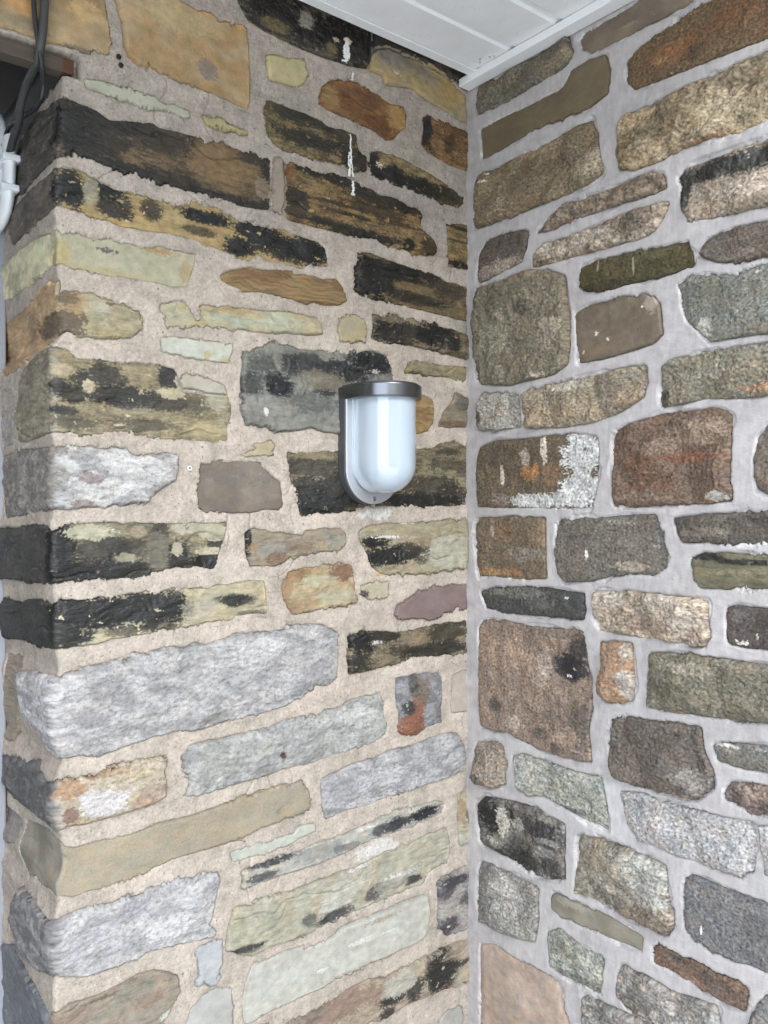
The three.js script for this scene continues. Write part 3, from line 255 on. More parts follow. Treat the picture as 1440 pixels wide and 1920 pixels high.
// where the mortar has opened from the stone (1) or laps over it (0)
const lapGate = (s, y) => sm(-0.15, 0.3, fbm(s * 13 + 21, y * 15, 2));
function faceHeight(wall, st, s, y, e) { // e: metres inside the outline
  if (e < 0) return -0.003 + e * 3;
  const tx = 0.05 * Math.sin(st.seed * 7.3), ty = 0.06 * Math.sin(st.seed * 4.1 + 1), rel = relief(st, s, y) + Math.max(-0.003, Math.min(0.003, tx * (s - (st.x0 + st.x1) / 2) + ty * (y - (st.y0 + st.y1) / 2)));
  const off = (wall === 'L' ? 0.0018 : 0.0010) * Math.sin(st.seed * 12.9) + st.d;
  if (wall === 'L') {
    const q = (1 - Math.min(1, e / 0.0035)) * Math.sqrt(0.15 + 0.85 * lapGate(s, y)), sp = st.style === 'pale' ? 1 : 0;
    return 0.0018 + off + rel * sm(-0.004, 0.005, e) - 0.0034 * q * q + (sp ? 0.003 * sm(0, 0.02, e) : 0);
  }
  const soft = { smooth: 0.001, rough: 0.0015, bedded: 0.002, boss: 0.006, chunk: 0.006, split: 0.003 }[st.style] ?? 0.003;
  const q = 1 - Math.min(1, e / 0.015), r = 1 - Math.min(1, e / 0.004);
  return 0.0008 + off + soft * (1 - q * q) + rel * sm(-0.004, 0.003, e) - 0.0010 * r * r * lapGate(s, y);
}
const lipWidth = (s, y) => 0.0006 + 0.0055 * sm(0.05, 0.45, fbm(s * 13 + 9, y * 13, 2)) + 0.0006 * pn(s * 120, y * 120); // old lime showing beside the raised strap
function mortarHeight(wall, s, y, d) { // d: metres outside the nearest outline
  if (wall === 'L') {
    const lum = 0.0018 * fbm(s * 26, y * 30, 3) + 0.0008 * fbm(s * 120, y * 120 + 5, 3) + 0.0008 * fbm(s * 10 + 4, y * 80, 2)
      - 0.0022 * (1 - sm(0.006, 0.03, Math.abs(pn(s * 13 + 60, y * 17)))) * sm(0.1, 0.25, pn(s * 6 + 8, y * 6)); // trowel strokes and a few cracks
    let h = lum - 0.0019 * lapGate(s, y) * Math.exp(-Math.max(0, d) / 0.0014) + (s < 0.02 ? (0.02 - s) * 0.12 * fbm(3, y * 40, 3) : 0) + (d < 0 ? d * 2.5 : 0);
    if (s > 0.722 && y > 2.183 && y < 2.212) h -= 0.012;
    return h;
  }
  const e = lipWidth(s, y);
  return -0.0016 + (d < e ? 0.0009 * fbm(s * 90, y * 90, 3) : 0) + 0.0028 * sm(e - 0.0006, e + 0.0022, d) + 0.0010 * fbm(s * 14, y * 18, 2) + 0.0006 * fbm(s * 45, y * 95, 2) + 0.0002 * fbm(s * 160, y * 300, 2) - 0.0008 * lapGate(s, y) * Math.exp(-Math.max(0, d) / 0.001) + (s < 0.022 ? (0.022 - s) * 0.16 * fbm(9, y * 34, 3) : 0) + (d < 0 ? d * 2.5 : 0);
}
const returnTop = s => 2.193 - 0.16 * (s - W) - 0.010 * Math.abs(Math.sin(s * 71)) - 0.014 * Math.max(0, fbm(s * 30, 3.3, 3)); // broken upper edge of the door reveal
function surface(name, wall, nx, ny, i0, j0, ni, nj, ok, hgt, flat, uvf) {
  const wl = WALLS[wall], id = new Int32Array((ni + 1) * (nj + 1)).fill(-1), pos = [], uv = [], idx = [];
  const vert = (i, j) => { const q = j * (ni + 1) + i; if (id[q] < 0) { const s = wl.S0 + (i0 + i) * GRID, y = Y0 + (j0 + j) * GRID; id[q] = pos.length / 3; pos.push(...wl.place(s, y, hgt(i, j, s, y), flat(y))); uv.push((s - wl.S0) / wl.SW, (y - Y0) / YH); } return id[q]; };
  for (let j = 0; j < nj; j++) for (let i = 0; i < ni; i++) {
    if (!ok(i, j)) continue;
    const a = vert(i, j), b = vert(i + 1, j), c = vert(i + 1, j + 1), d = vert(i, j + 1);
    if (wall === 'L') { if ((i + j) & 1) idx.push(a, c, b, a, d, c); else idx.push(a, d, b, b, d, c); }
    else { if ((i + j) & 1) idx.push(a, c, b, a, d, c); else idx.push(a, d, b, b, d, c); }
  }
  const g = new THREE.BufferGeometry();
  g.setAttribute('position', new THREE.Float32BufferAttribute(pos, 3)); g.setAttribute('uv', new THREE.Float32BufferAttribute(uv, 2));
  g.setIndex(idx); g.computeVertexNormals(); return g;
}
// fine relief that repeats every 0.24 m: sand grains, and split rock
function bumpTile(fn) {
  const n = 512, d = new Uint8Array(n * n * 4), per = 256; // the noise lattice has period 256, so tiles close
  for (let j = 0; j < n; j++) for (let i = 0; i < n; i++) { const v = Math.max(0, Math.min(255, Math.round(128 + 110 * fn(i / n, j / n)))), k = (j * n + i) * 4; d[k] = d[k + 1] = d[k + 2] = v; d[k + 3] = 255; }
  return tex8(d, n, n, false);
}
const bumpSand = bumpTile((u, v) => 0.7 * pn(u * 256, v * 256) + 0.6 * pn(u * 128 + 0.5, v * 128) + 0.35 * pn(u * 64, v * 64) - (pn(u * 64 + 0.3, v * 64 + 0.7) > 0.42 ? 0.7 : 0));
const bumpRock = bumpTile((u, v) => 0.9 * (0.6 - 1.8 * Math.abs(pn(u * 64, v * 64))) + 0.6 * (0.5 - 1.6 * Math.abs(pn(u * 128 + 0.4, v * 128))) + 0.5 * pn(u * 256, v * 256));
const bumpBed = bumpTile((u, v) => 0.8 * pn(u * 32, v * 128) + 0.5 * pn(u * 128, v * 256) + 0.4 * pn(u * 256, v * 256 + 0.5));
const bumpFor = (tile, wl) => { const t = tile.clone(); t.repeat.set(wl.SW / 0.24, YH / 0.24); t.needsUpdate = true; return t; };

const out = [0, 0, 0];
function stoneColour(st, s, y) { // albedo into out, returns gloss 0..1
  const k = st.seed * 2.37, style = st.style;
  const low = fbm(s * 16 + k, y * 24 - k, 3), mid = fbm(s * 70 + k, y * 95, 3), fine = pn(s * 420 + k, y * 480), grain = pn(s * 1000, y * 1000 + k);
  let t, v = 1;
  if (style === 'split' || style === 'chunk' || style === 'boss' || style === 'rough') {
    t = sm(-0.35, 0.4, 0.7 * low + 0.6 * mid);
    const fl = fbm(s * 210 + k, y * 260, 2);
    v = 1 + 0.36 * fine + 0.20 * grain + 1.0 * Math.max(0, fl - 0.08) - 0.9 * Math.max(0, -fl - 0.12) + 0.4 * mid + 0.2 * low; v = 0.97 + (v - 1) * 1.3;
  } else if (style === 'pale') {
    const b = fbm(s * 22 + k, y * 60 + low, 3), vein = Math.abs(pn(s * 30 + k, y * 120 + 2 * low)), v2 = Math.abs(pn(s * 70 - k, y * 180));
    t = sm(-0.3, 0.4, b + 0.4 * mid); const gr2 = fbm(s * 130 + k, y * 230, 3); v = 0.96 + 0.22 * mid + 0.26 * fine + 0.16 * grain + 0.34 * gr2 - 0.5 * Math.max(0, -gr2 - 0.22) + 0.5 * Math.max(0, fbm(s * 55 + k, y * 130, 3) - 0.08) - 0.34 * (1 - sm(0, 0.05, vein)) * sm(0, 0.3, low + mid) - 0.25 * (1 - sm(0, 0.05, v2)) * sm(0.1, 0.3, mid);
  } else if (style === 'bark') {
    const b = fbm(s * 20 + k, y * 300 + 4 * low, 3); t = sm(-0.25, 0.35, b); v = 1 + 0.2 * fine + 0.1 * grain - 0.7 * Math.max(0, b - 0.22);
  } else if (style === 'smooth' || style === 'recess') { t = sm(-0.4, 0.4, low + 0.3 * mid); v = 1 + 0.12 * fine + 0.12 * grain + 0.22 * mid;
  } else if (style === 'sandy') { t = sm(-0.4, 0.4, low); v = 1 + 0.16 * fine + 0.30 * grain + 0.10 * mid + 0.12 * fbm(s * 240, y * 240, 2) - 0.25 * (1 - sm(0, 0.05, Math.abs(pn(s * 7 + k, y * 40))) ) * sm(0, 0.3, low);
  } else if (style === 'tan') { t = sm(-0.4, 0.4, low + 0.2 * mid); v = 1 + 0.13 * fine + 0.16 * grain + 0.3 * mid;
  } else { // bedded
    const b = fbm(s * 14 + k, y * 130 + 2.5 * low, 3); t = sm(-0.35, 0.35, 0.6 * low + 0.6 * b);
    v = 1 + 0.18 * fine + 0.14 * grain + 0.34 * mid - 0.5 * Math.max(0, fbm(s * 30 - k, y * 330, 2) - 0.15);
  }
  let r = st.base[0] + (st.sec[0] - st.base[0]) * t, g = st.base[1] + (st.sec[1] - st.base[1]) * t, b = st.base[2] + (st.sec[2] - st.base[2]) * t;
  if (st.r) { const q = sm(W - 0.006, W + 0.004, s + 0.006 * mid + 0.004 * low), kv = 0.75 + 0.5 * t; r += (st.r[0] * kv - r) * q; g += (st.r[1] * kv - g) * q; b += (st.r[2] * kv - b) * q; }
  { const q = (style === 'pale' || style === 'smooth' || style === 'slate' ? 0.05 : 0.13) * fbm(s * 34 - k, y * 40 + k, 3); r *= 1 + q; b *= 1 - q; v *= 1 + 0.5 * q; }
  let gloss = 0;
  const st2 = fbm(s * 38 + 5, y * 210 - k, 3), brk = fbm(s * 210 + k, y * 320, 2), blot = fbm(s * 42 + 7, y * 60 + k, 3);
  if (style === 'bedsoot' || style === 'quoin' || style === 'soot') { // thin old soot film all over, broken by the bedding
    const a = (style === 'quoin' ? 0.5 : 0.74) * sm(-0.28, 0.42, 0.45 * blot + 0.5 * st2 + 0.5 * brk); r += (0.026 - r) * a; g += (0.024 - g) * a; b += (0.019 - b) * a;
  }
  for (const m of st.M) {
    const dx = (s - m.s) / m.rx, dy = (y - m.y) / m.ry; if (dx * dx + dy * dy > 4.5) continue;
    const base = 1 - Math.sqrt(dx * dx + dy * dy);
    let a;
    if (m.soot) {
      const den = 0.75 * base + 0.26 * blot + 0.24 * st2 + 0.34 * brk + 0.14 * fine; // density; grain decides where it holds
      a = (0.6 * sm(0.02, 0.17, den) + 0.4 * sm(-0.22, 0.3, den)) * m.a;
      a *= 1 - 0.6 * sm(0.16, 0.34, st2 * 0.5 + brk * 0.6 - base * 0.55);
    } else a = sm(-0.02, m.a > 0.75 ? 0.10 : 0.26, 0.8 * base + (m.ry < 0.006 ? 0.3 * blot + 1.0 * brk - 0.12 : 0.42 * blot + 0.40 * brk + 0.1)) * m.a;
    if (a <= 0) continue;
    r += (m.c[0] - r) * a; g += (m.c[1] - g) * a; b += (m.c[2] - b) * a; gloss = gloss * (1 - a) + m.soot * a;
  }
  if (gloss > 0.25 || style === 'bedsoot' || style === 'quoin') { // flakes lost from the crust, and its uneven thickness
    const chip = 0.85 * sm(0.44, 0.49, pn(s * 75 + k, y * 110) + 0.3 * pn(s * 300, y * 300) + 0.12 * blot), q = 1.3 + 0.4 * mid;
    r += (st.base[0] * q - r) * chip; g += (st.base[1] * q - g) * chip; b += (st.base[2] * q - b) * chip; gloss *= 1 - chip;
    v *= 1 + 0.5 * gloss * (st2 + brk);
  }
  if (pn(s * 260 + 3 * k, y * 260) > 0.60) { r = 0.4; g = 0.39; b = 0.36; } // lime specks
  v = Math.max(0.3, v); out[0] = r * v; out[1] = g * v; out[2] = b * v;
  return gloss;
}
// patches in the mortar: [rgb, s, y, rx, ry, strength] in mm
const MORTAR = { L: { c: [0.370, 0.314, 0.264], marks: [] }, R: { c: [0.378, 0.350, 0.340], marks: [] } };
const patch = (wall, rgb, s, y, rx, ry, a) => MORTAR[wall].marks.push({ c: lin3(rgb), s: s / 1000, y: y / 1000, rx: rx / 1000, ry: ry / 1000, a });
patch('L', [196, 194, 190], 215, 1596, 42, 12, 0.8);
patch('L', [200, 198, 195], 215, 1020, 60, 18, 0.5);
patch('L', [150, 138, 124], 130, 2280, 90, 60, 0.5);
patch('L', [156, 148, 138], 90, 1670, 60, 16, 0.7);
patch('L', [164, 152, 140], 150, 1480, 110, 14, 0.6);
patch('L', [168, 156, 146], 180, 1330, 90, 16, 0.6);
patch('L', [158, 140, 124], 430, 2010, 120, 14, 0.6);
patch('L', [150, 134, 120], 400, 1760, 60, 12, 0.6);
patch('L', [176, 118, 60], 212, 1492, 7, 2.5, 0.9);
patch('R', [196, 184, 180], 420, 1640, 50, 60, 0.5);
patch('R', [192, 190, 190], 330, 1130, 120, 60, 0.5);
patch('R', [150, 140, 136], 60, 1600, 30, 80, 0.5);
function mortarColour(wall, s, y, d) {
  const m = MORTAR[wall]; let [r, g, b] = m.c;
  const low = fbm(s * 9 + 3, y * 11, 3), mid = fbm(s * 60, y * 60 + 9, 3), f = pn(s * 520, y * 520), gr = pn(s * 1050 + 9, y * 1050);
  let v;
  if (wall === 'L') {
    v = 1 + 0.26 * low + 0.26 * mid + 0.24 * f + 0.18 * gr;
    const w = 0.7 * sm(0.0, 0.4, fbm(s * 22 + 40, y * 30, 3)); r += (0.305 - r) * w; g += (0.265 - g) * w; b += (0.222 - b) * w; // greyer batches
    v += 0.26 * fbm(s * 210, y * 210 + 4, 2);
    const sp = pn(s * 190 + 3, y * 190); if (sp > 0.47) v *= 0.58; else if (sp < -0.5) v *= 1.22;
    const pit = pn(s * 130 + 70, y * 130); if (pit > 0.55) v *= 0.4;
    const red = pn(s * 300, y * 300 + 80); if (red > 0.52) { r *= 1.05; g *= 0.82; b *= 0.72; }
  } else {
    v = 1 + 0.14 * low + 0.18 * mid + 0.09 * f + 0.10 * gr + 0.14 * fbm(s * 160, y * 40, 2);
    const w = sm(0.0, 0.5, fbm(s * 14 + 4, y * 18, 3)); r += (0.37 - r) * w * 0.5; g += (0.325 - g) * w * 0.5; b += (0.315 - b) * w * 0.5;
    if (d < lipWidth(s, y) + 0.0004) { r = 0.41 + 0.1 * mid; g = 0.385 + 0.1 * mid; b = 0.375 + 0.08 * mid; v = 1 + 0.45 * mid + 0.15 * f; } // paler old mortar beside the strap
    const sp = pn(s * 190 + 3, y * 190); if (sp > 0.57) v *= 0.72;
  }
  for (const k of m.marks) { const dx = (s - k.s) / k.rx, dy = (y - k.y) / k.ry; if (dx * dx + dy * dy > 4) continue; const a = k.a * sm(0, 0.5, 1 - Math.hypot(dx, dy) + 0.8 * fbm(s * 55, y * 70, 3)); r += (k.c[0] - r) * a; g += (k.c[1] - g) * a; b += (k.c[2] - b) * a; }
  out[0] = r * v; out[1] = g * v; out[2] = b * v;
}
function buildWall(key, group) {
  const wl = WALLS[key], nx = Math.round(wl.SW / GRID), ny = Math.round(YH / GRID), stride = nx + 1;
  const near = new Float32Array(stride * (ny + 1)).fill(1);
  const grids = [];
  for (const st of wl.stones) {
    const m = 0.026, i0 = Math.max(0, Math.floor((st.x0 - m - wl.S0) / GRID)), i1 = Math.min(nx, Math.ceil((st.x1 + m - wl.S0) / GRID)), j0 = Math.max(0, Math.floor((st.y0 - m - Y0) / GRID)), j1 = Math.min(ny, Math.ceil((st.y1 + m - Y0) / GRID));
    const ni = i1 - i0, nj = j1 - j0; if (ni < 2 || nj < 2) continue;
    const a = new Float32Array((ni + 1) * (nj + 1));
    for (let j = 0; j <= nj; j++) for (let i = 0; i <= ni; i++) {
      const s = wl.S0 + (i0 + i) * GRID, y = Y0 + (j0 + j) * GRID, d = sdf(st, s, y, wl); a[j * (ni + 1) + i] = d;
      const q = (j0 + j) * stride + i0 + i; if (d < near[q]) near[q] = d;
    }
    grids.push({ st, i0, j0, ni, nj, a });
  }
  // colour, gloss and mortar sheets of the whole wall
  const tw = wl.tw, th = 2048, cm = new Uint8Array(tw * th * 4), rm = new Uint8Array(tw * th * 4), mm = new Uint8Array(tw * th * 4);
  for (let j = 0; j < th; j++) for (let i = 0; i < tw; i++) {
    const k = (j * tw + i) * 4, s = wl.S0 + (i + 0.5) / tw * wl.SW, y = Y0 + (j + 0.5) / th * YH;
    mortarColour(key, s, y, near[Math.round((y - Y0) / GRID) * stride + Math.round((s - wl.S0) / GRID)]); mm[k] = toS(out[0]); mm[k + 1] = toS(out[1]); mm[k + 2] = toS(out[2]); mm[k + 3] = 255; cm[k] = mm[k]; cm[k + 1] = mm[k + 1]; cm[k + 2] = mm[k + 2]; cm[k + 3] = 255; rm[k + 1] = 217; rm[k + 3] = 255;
  }
  for (const { st } of grids) {
    const m = 0.012, i0 = Math.max(0, Math.floor((st.x0 - m - wl.S0) / wl.SW * tw)), i1 = Math.min(tw - 1, Math.ceil((st.x1 + m - wl.S0) / wl.SW * tw)), j0 = Math.max(0, Math.floor((st.y0 - m - Y0) / YH * th)), j1 = Math.min(th - 1, Math.ceil((st.y1 + m - Y0) / YH * th));
    for (let j = j0; j <= j1; j++) for (let i = i0; i <= i1; i++) {
      const s = wl.S0 + (i + 0.5) / tw * wl.SW, y = Y0 + (j + 0.5) / th * YH;
      if (sdf(st, s, y, wl) > 0.0045) continue;
      const gl = stoneColour(st, s, y), k = (j * tw + i) * 4;
      cm[k] = toS(out[0]); cm[k + 1] = toS(out[1]); cm[k + 2] = toS(out[2]);
      const base = st.style === 'smooth' || st.style === 'slate' ? 0.66 : key === 'L' && st.style !== 'pale' ? 0.7 : 0.88;
      rm[k + 1] = Math.round(255 * Math.max(0.25, base + (0.52 - base) * gl + 0.14 * pn(s * 200, y * 260)));
    }
  }
  const map = tex8(cm, tw, th, true), rough = tex8(rm, tw, th, false), mmap = tex8(mm, tw, th, true);
  const mk = (tile, scale) => new THREE.MeshStandardMaterial({ map, roughnessMap: rough, roughness: 1, metalness: 0, bumpMap: bumpFor(tile, wl), bumpScale: scale });
  const mats = { rock: mk(bumpRock, 0.0012), bed: mk(bumpBed, 0.0012), sand: mk(bumpSand, 0.0008) };
  const matOf = s => s === 'split' || s === 'chunk' || s === 'boss' || s === 'rough' || s === 'pale' ? mats.rock : s === 'smooth' || s === 'recess' || s === 'sandy' || s === 'tan' ? mats.sand : mats.bed;
  const isFlat = y => key === 'L' && y > LINTEL - 0.001;
  const mortarMat = new THREE.MeshStandardMaterial({ map: mmap, roughness: key === 'L' ? 0.95 : 0.85, bumpMap: bumpFor(bumpSand, wl), bumpScale: key === 'L' ? 0.0016 : 0.0007 });
  const geo = surface('mortar', key, nx, ny, 0, 0, nx, ny, (i, j) => {
    const q = j * stride + i; if (near[q] < -0.005 && near[q + 1] < -0.005 && near[q + stride] < -0.005 && near[q + stride + 1] < -0.005) return false;
    if (key !== 'L') return true;
    const s = wl.S0 + (i + 0.5) * GRID, y = Y0 + (j + 0.5) * GRID;
    if (s > W - RC && y > LINTEL - 0.004 && y < LINTEL + 0.003) return false;
    return !(s > W - RC && y <= LINTEL && y > returnTop(s));
  }, (i, j, s, y) => mortarHeight(key, s, y, near[j * stride + i]), isFlat);
  part('mortar', geo, mortarMat, group);
  for (const { st, i0, j0, ni, nj, a } of grids) {
    const g = surface('stone', key, nx, ny, i0, j0, ni, nj, (i, j) => {
      const q = j * (ni + 1) + i; if (a[q] > 0.0035 && a[q + 1] > 0.0035 && a[q + ni + 1] > 0.0035 && a[q + ni + 2] > 0.0035) return false;
      const s = wl.S0 + (i0 + i + 0.5) * GRID, y = Y0 + (j0 + j + 0.5) * GRID;
      return !(key === 'L' && !st.flat && s > W - RC && y > returnTop(s) + 0.004);
    }, (i, j, s, y) => faceHeight(key, st, s, y, -a[j * (ni + 1) + i]), () => st.flat);
    part('stone', g, matOf(st.style), group);
  }
}
const leftWall = thing('sandstone_wall', 'sooty buff sandstone wall in pinkish mortar ending in a quoined corner, behind the white wall light', 'wall');
buildWall('L', leftWall);
const rightWall = thing('rubble_wall', 'brown grey rock-faced rubble wall with raised mauve grey pointing, right of the inner corner', 'wall');
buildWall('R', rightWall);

// solid stone behind the faces, and the rest of the house outside the frame
const coreMat = std([0.05, 0.045, 0.04], 0.95);
part('wall_core', box(-W + 0.03, 0.3, 0, 2.75, -0.45, -0.024), coreMat, leftWall);
part('wall_core', box(0.03, 0.35, 0, 2.75, -0.02, 2.6), coreMat, rightWall);
const plain = std([0.355, 0.306, 0.268], 0.95, { bumpMap: bumpSand, bumpScale: 0.001 }), plainRight = std([0.365, 0.342, 0.338], 0.9);
part('lower_wall', box(-W, -0.001, 0, 0.552, -0.44, 0.0), plain, leftWall);
part('lower_wall', box(0.001, 0.3, 0, 0.552, 0.0, 2.6), plainRight, rightWall);
part('upper_wall', box(0.001, 0.3, 0.553, 2.75, 0.654, 2.6), plainRight, rightWall);
part('upper_wall', box(-2.9, -1.0, 2.207, 2.75, -0.45, -0.001), plain, leftWall);
part('far_pier', box(-2.9, -1.72, 0, 2.206, -0.45, 0), plain, leftWall);

// the courses go on outside the frame, with plainer stones
{
  const r = rng(9), tints = [[0.20, 0.18, 0.15], [0.24, 0.22, 0.19], [0.17, 0.14, 0.11], [0.29, 0.28, 0.26], [0.22, 0.19, 0.13], [0.13, 0.13, 0.12]].map(c => std(c, 0.9, { bumpMap: bumpRock, bumpScale: 0.0015 }));
  const fill = (parent, place, s0, s1, y0, y1) => {
    for (let y = y0; y < y1 - 0.05;) {
      const h = Math.min(y1 - y, 0.085 + 0.085 * r());
      for (let s = s0; s < s1 - 0.06;) {
        const w = Math.min(s1 - s, 0.12 + 0.22 * r()), sw = w - 0.024, sh = h - 0.022, nx = 12, ny = 6, pos = [], uv = [], idx = [], k = r() * 90;
        for (let j = 0; j <= ny; j++) for (let i = 0; i <= nx; i++) {
          const e = Math.min(i, nx - i, j, ny - j), ps = s + sw * i / nx + 0.008 * pn(i * 0.7 + k, j * 0.9), py = y + sh * j / ny + 0.008 * pn(i * 0.6, j * 0.8 + k);
          pos.push(...place(ps, py, e === 0 ? -0.006 : 0.004 + 0.005 * fbm(ps * 30 + k, py * 40, 2))); uv.push(ps / 0.24, py / 0.24);
        }
        for (let j = 0; j < ny; j++) for (let i = 0; i < nx; i++) { const a = j * (nx + 1) + i, b = a + 1, c = a + nx + 2, d = a + nx + 1; idx.push(a, d, b, b, d, c); }
        const g = new THREE.BufferGeometry(); g.setAttribute('position', new THREE.Float32BufferAttribute(pos, 3)); g.setAttribute('uv', new THREE.Float32BufferAttribute(uv, 2)); g.setIndex(idx); g.computeVertexNormals();
        part('stone', g, tints[Math.floor(r() * tints.length)], parent); s += w;
      }
      y += h;
    }
  };
  fill(rightWall, placeR, 0.634, 1.55, 0.57, 2.38); fill(rightWall, placeR, 0.02, 1.55, 0.03, 0.575); fill(rightWall, placeR, 0.33, 0.63, 0.58, 0.76);
  fill(leftWall, (s, y, h) => [-s, y, h], 0.02, W - 0.01, 0.03, 0.575);
  fill(leftWall, (s, y, h) => [-s, y, h], 0.42, W - 0.012, 0.585, 0.83); fill(leftWall, (s, y, h) => [-s, y, h], 0.03, 0.41, 0.585, 0.66);
}

// ---------------------------------------------------------------- doorway to the left of the pier
const lintel = thing('door_lintel', 'rust stained steel lintel plate over the dark doorway, top left corner', 'lintel');
{
  const c = document.createElement('canvas'); c.width = 512; c.height = 32; const x = c.getContext('2d'), r = rng(5);
  x.fillStyle = '#50473b'; x.fillRect(0, 0, 512, 32);
  for (let i = 0; i < 260; i++) { x.fillStyle = ['#46392d', '#574838', '#4a4338', '#625a4e'][Math.floor(r() * 4)]; x.globalAlpha = 0.35; x.fillRect(r() * 512, r() * 32, 4 + r() * 26, 1 + r() * 4); }
  x.globalAlpha = 0.9; x.fillStyle = '#51301c'; x.fillRect(505, 0, 7, 32);
  const t = new THREE.CanvasTexture(c); t.colorSpace = THREE.SRGBColorSpace;
  part('steel_plate', box(-1.78, -0.731, 2.186, 2.2055, -0.022, 0.0008, 0.002), new THREE.MeshStandardMaterial({ map: t, roughness: 0.8 }), lintel);
  part('timber_beam', box(-1.78, -0.735, 2.25, 2.34, -0.44, -0.024), std([0.016, 0.011, 0.008], 0.9), lintel);
}
const frame = thing('door_frame', 'grey painted door frame edge with a dark crack beside the pier, far left', 'door frame');
{
  const paint = std([0.30, 0.31, 0.35], 0.6);
  part('jamb', box(-0.83, -W + 0.004, 0, 2.186, -0.40, -0.253, 0.004), paint, frame);
  part('jamb', box(-1.72, -1.66, 0, 2.186, -0.40, -0.253, 0.004), paint, frame);
  part('head', box(-1.66, -0.83, 2.12, 2.186, -0.40, -0.257, 0.003), paint, frame);
  part('door_leaf', box(-1.657, -0.833, 0.01, 2.117, -0.37, -0.325, 0.003), std([0.05, 0.055, 0.06], 0.5), frame);
}

// added unseen wall left of the doorway, put there to darken the door reveal
const cheek = thing('added_shade_wall', 'added unseen cheek wall that shades the doorway', 'wall');
part('added_cheek', box(-2.2, -1.87, 0, 2.75, 0.002, 0.45), std([0.16, 0.14, 0.12], 0.95), cheek);
// added unseen hedges, gapped so the glossy lamp shows bright reflection strips
function hedge(label, x0, x1, z, seed) {
  const g = thing('added_hedge', label, 'hedge'), b = new THREE.BoxGeometry(x1 - x0, 3.4, 0.9, Math.ceil((x1 - x0) * 8), 27, 7), P = b.attributes.position;
  for (let i = 0; i < P.count; i++) { const x = P.getX(i), y = P.getY(i), q = P.getZ(i), n = 0.12 * fbm(x * 3 + seed, y * 3 + q * 2, 3); P.setXYZ(i, x + n * 0.5, y + (y > -1.6 ? n : 0), q * (1 + n) + 0.1 * fbm(x * 5, y * 5 + seed, 2)); }
  b.translate((x0 + x1) / 2, 1.7, z); b.computeVertexNormals(); part('added_foliage', b, std([0.045, 0.07, 0.03], 0.95), g);
}
hedge('added unseen hedge in front of the porch, mirrored dark in the lamp', -4.3, 0.55, 6.4, 3);
hedge('added unseen hedge beyond the bright gap, mirrored dark in the lamp', 1.75, 4.4, 6.4, 19);

// ---------------------------------------------------------------- white soffit with boards, and the batten on the right wall
const soffit = thing('soffit', 'white ribbed plastic soffit boards under the porch roof, meeting the right wall', 'soffit');
{
  const gn = 1024, gd = new Uint8Array(gn * gn * 4); // grime, fly specks and smears on the boards
  for (let j = 0; j < gn; j++) for (let i = 0; i < gn; i++) {
    const x = i / gn, y = j / gn, k = (j * gn + i) * 4; let v = 0.79 * (1 + 0.05 * fbm(x * 9, y * 14, 3) + 0.02 * pn(x * 128, y * 128));
    const sp = pn(x * 128 + 0.5, y * 128 + 0.2); if (sp > 0.60 && pn(x * 8, y * 8) > 0.05) v *= 0.45;
    const sc = Math.abs(pn(x * 16, y * 64)); if (sc < 0.02 && pn(x * 16 + 3, y * 16) > 0.2) v *= 0.86;
    gd[k] = toS(v * 0.985); gd[k + 1] = toS(v * 0.99); gd[k + 2] = toS(v); gd[k + 3] = 255;
  }
  const gt = tex8(gd, gn, gn, true); gt.repeat.set(2, 2);
  const pvc = std([1, 1, 1], 0.38, { map: gt });
  const yb = 2.4, z0 = 0.034, bw = 0.1035;
  const sh = new THREE.Shape(); // one board in section, z across, y up, the joint groove on its far side
  sh.moveTo(0.0, 0.006); sh.lineTo(0.0045, 0.0); sh.lineTo(bw - 0.014, 0.0); sh.lineTo(bw - 0.0105, 0.0042); sh.lineTo(bw - 0.0005, 0.0042); sh.lineTo(bw - 0.0005, 0.010); sh.lineTo(0, 0.010); sh.closePath();
  const bg = new THREE.ExtrudeGeometry(sh, { depth: 1.86, bevelEnabled: false }); bg.rotateY(-Math.PI / 2); // section x -> z, length -> -x
  for (let i = 0; i < 6; i++) { const m = part('soffit_board', bg, pvc, soffit); m.position.set(-0.006, yb, z0 + 0.006 + i * bw); }
  part('edge_trim', mergeGeometries([box(-1.866, -0.03, yb - 0.004, yb + 0.022, z0, z0 + 0.0055), box(-1.866, -0.03, yb - 0.004, yb - 0.0012, z0 + 0.0056, z0 + 0.018)]), pvc, soffit);
  part('corner_batten', box(-0.0295, -0.003, yb - 0.0155, yb - 0.0008, 0.008, 0.70, 0.0015), pvc, soffit);
  part('roof_deck', box(-1.9, 0.3, 2.76, 2.84, -0.6, 0.76), std([0.08, 0.075, 0.07], 0.9), soffit);
  part('fascia', box(-1.9, 0.3, 2.38, 2.76, 0.715, 0.74), pvc, soffit);
}

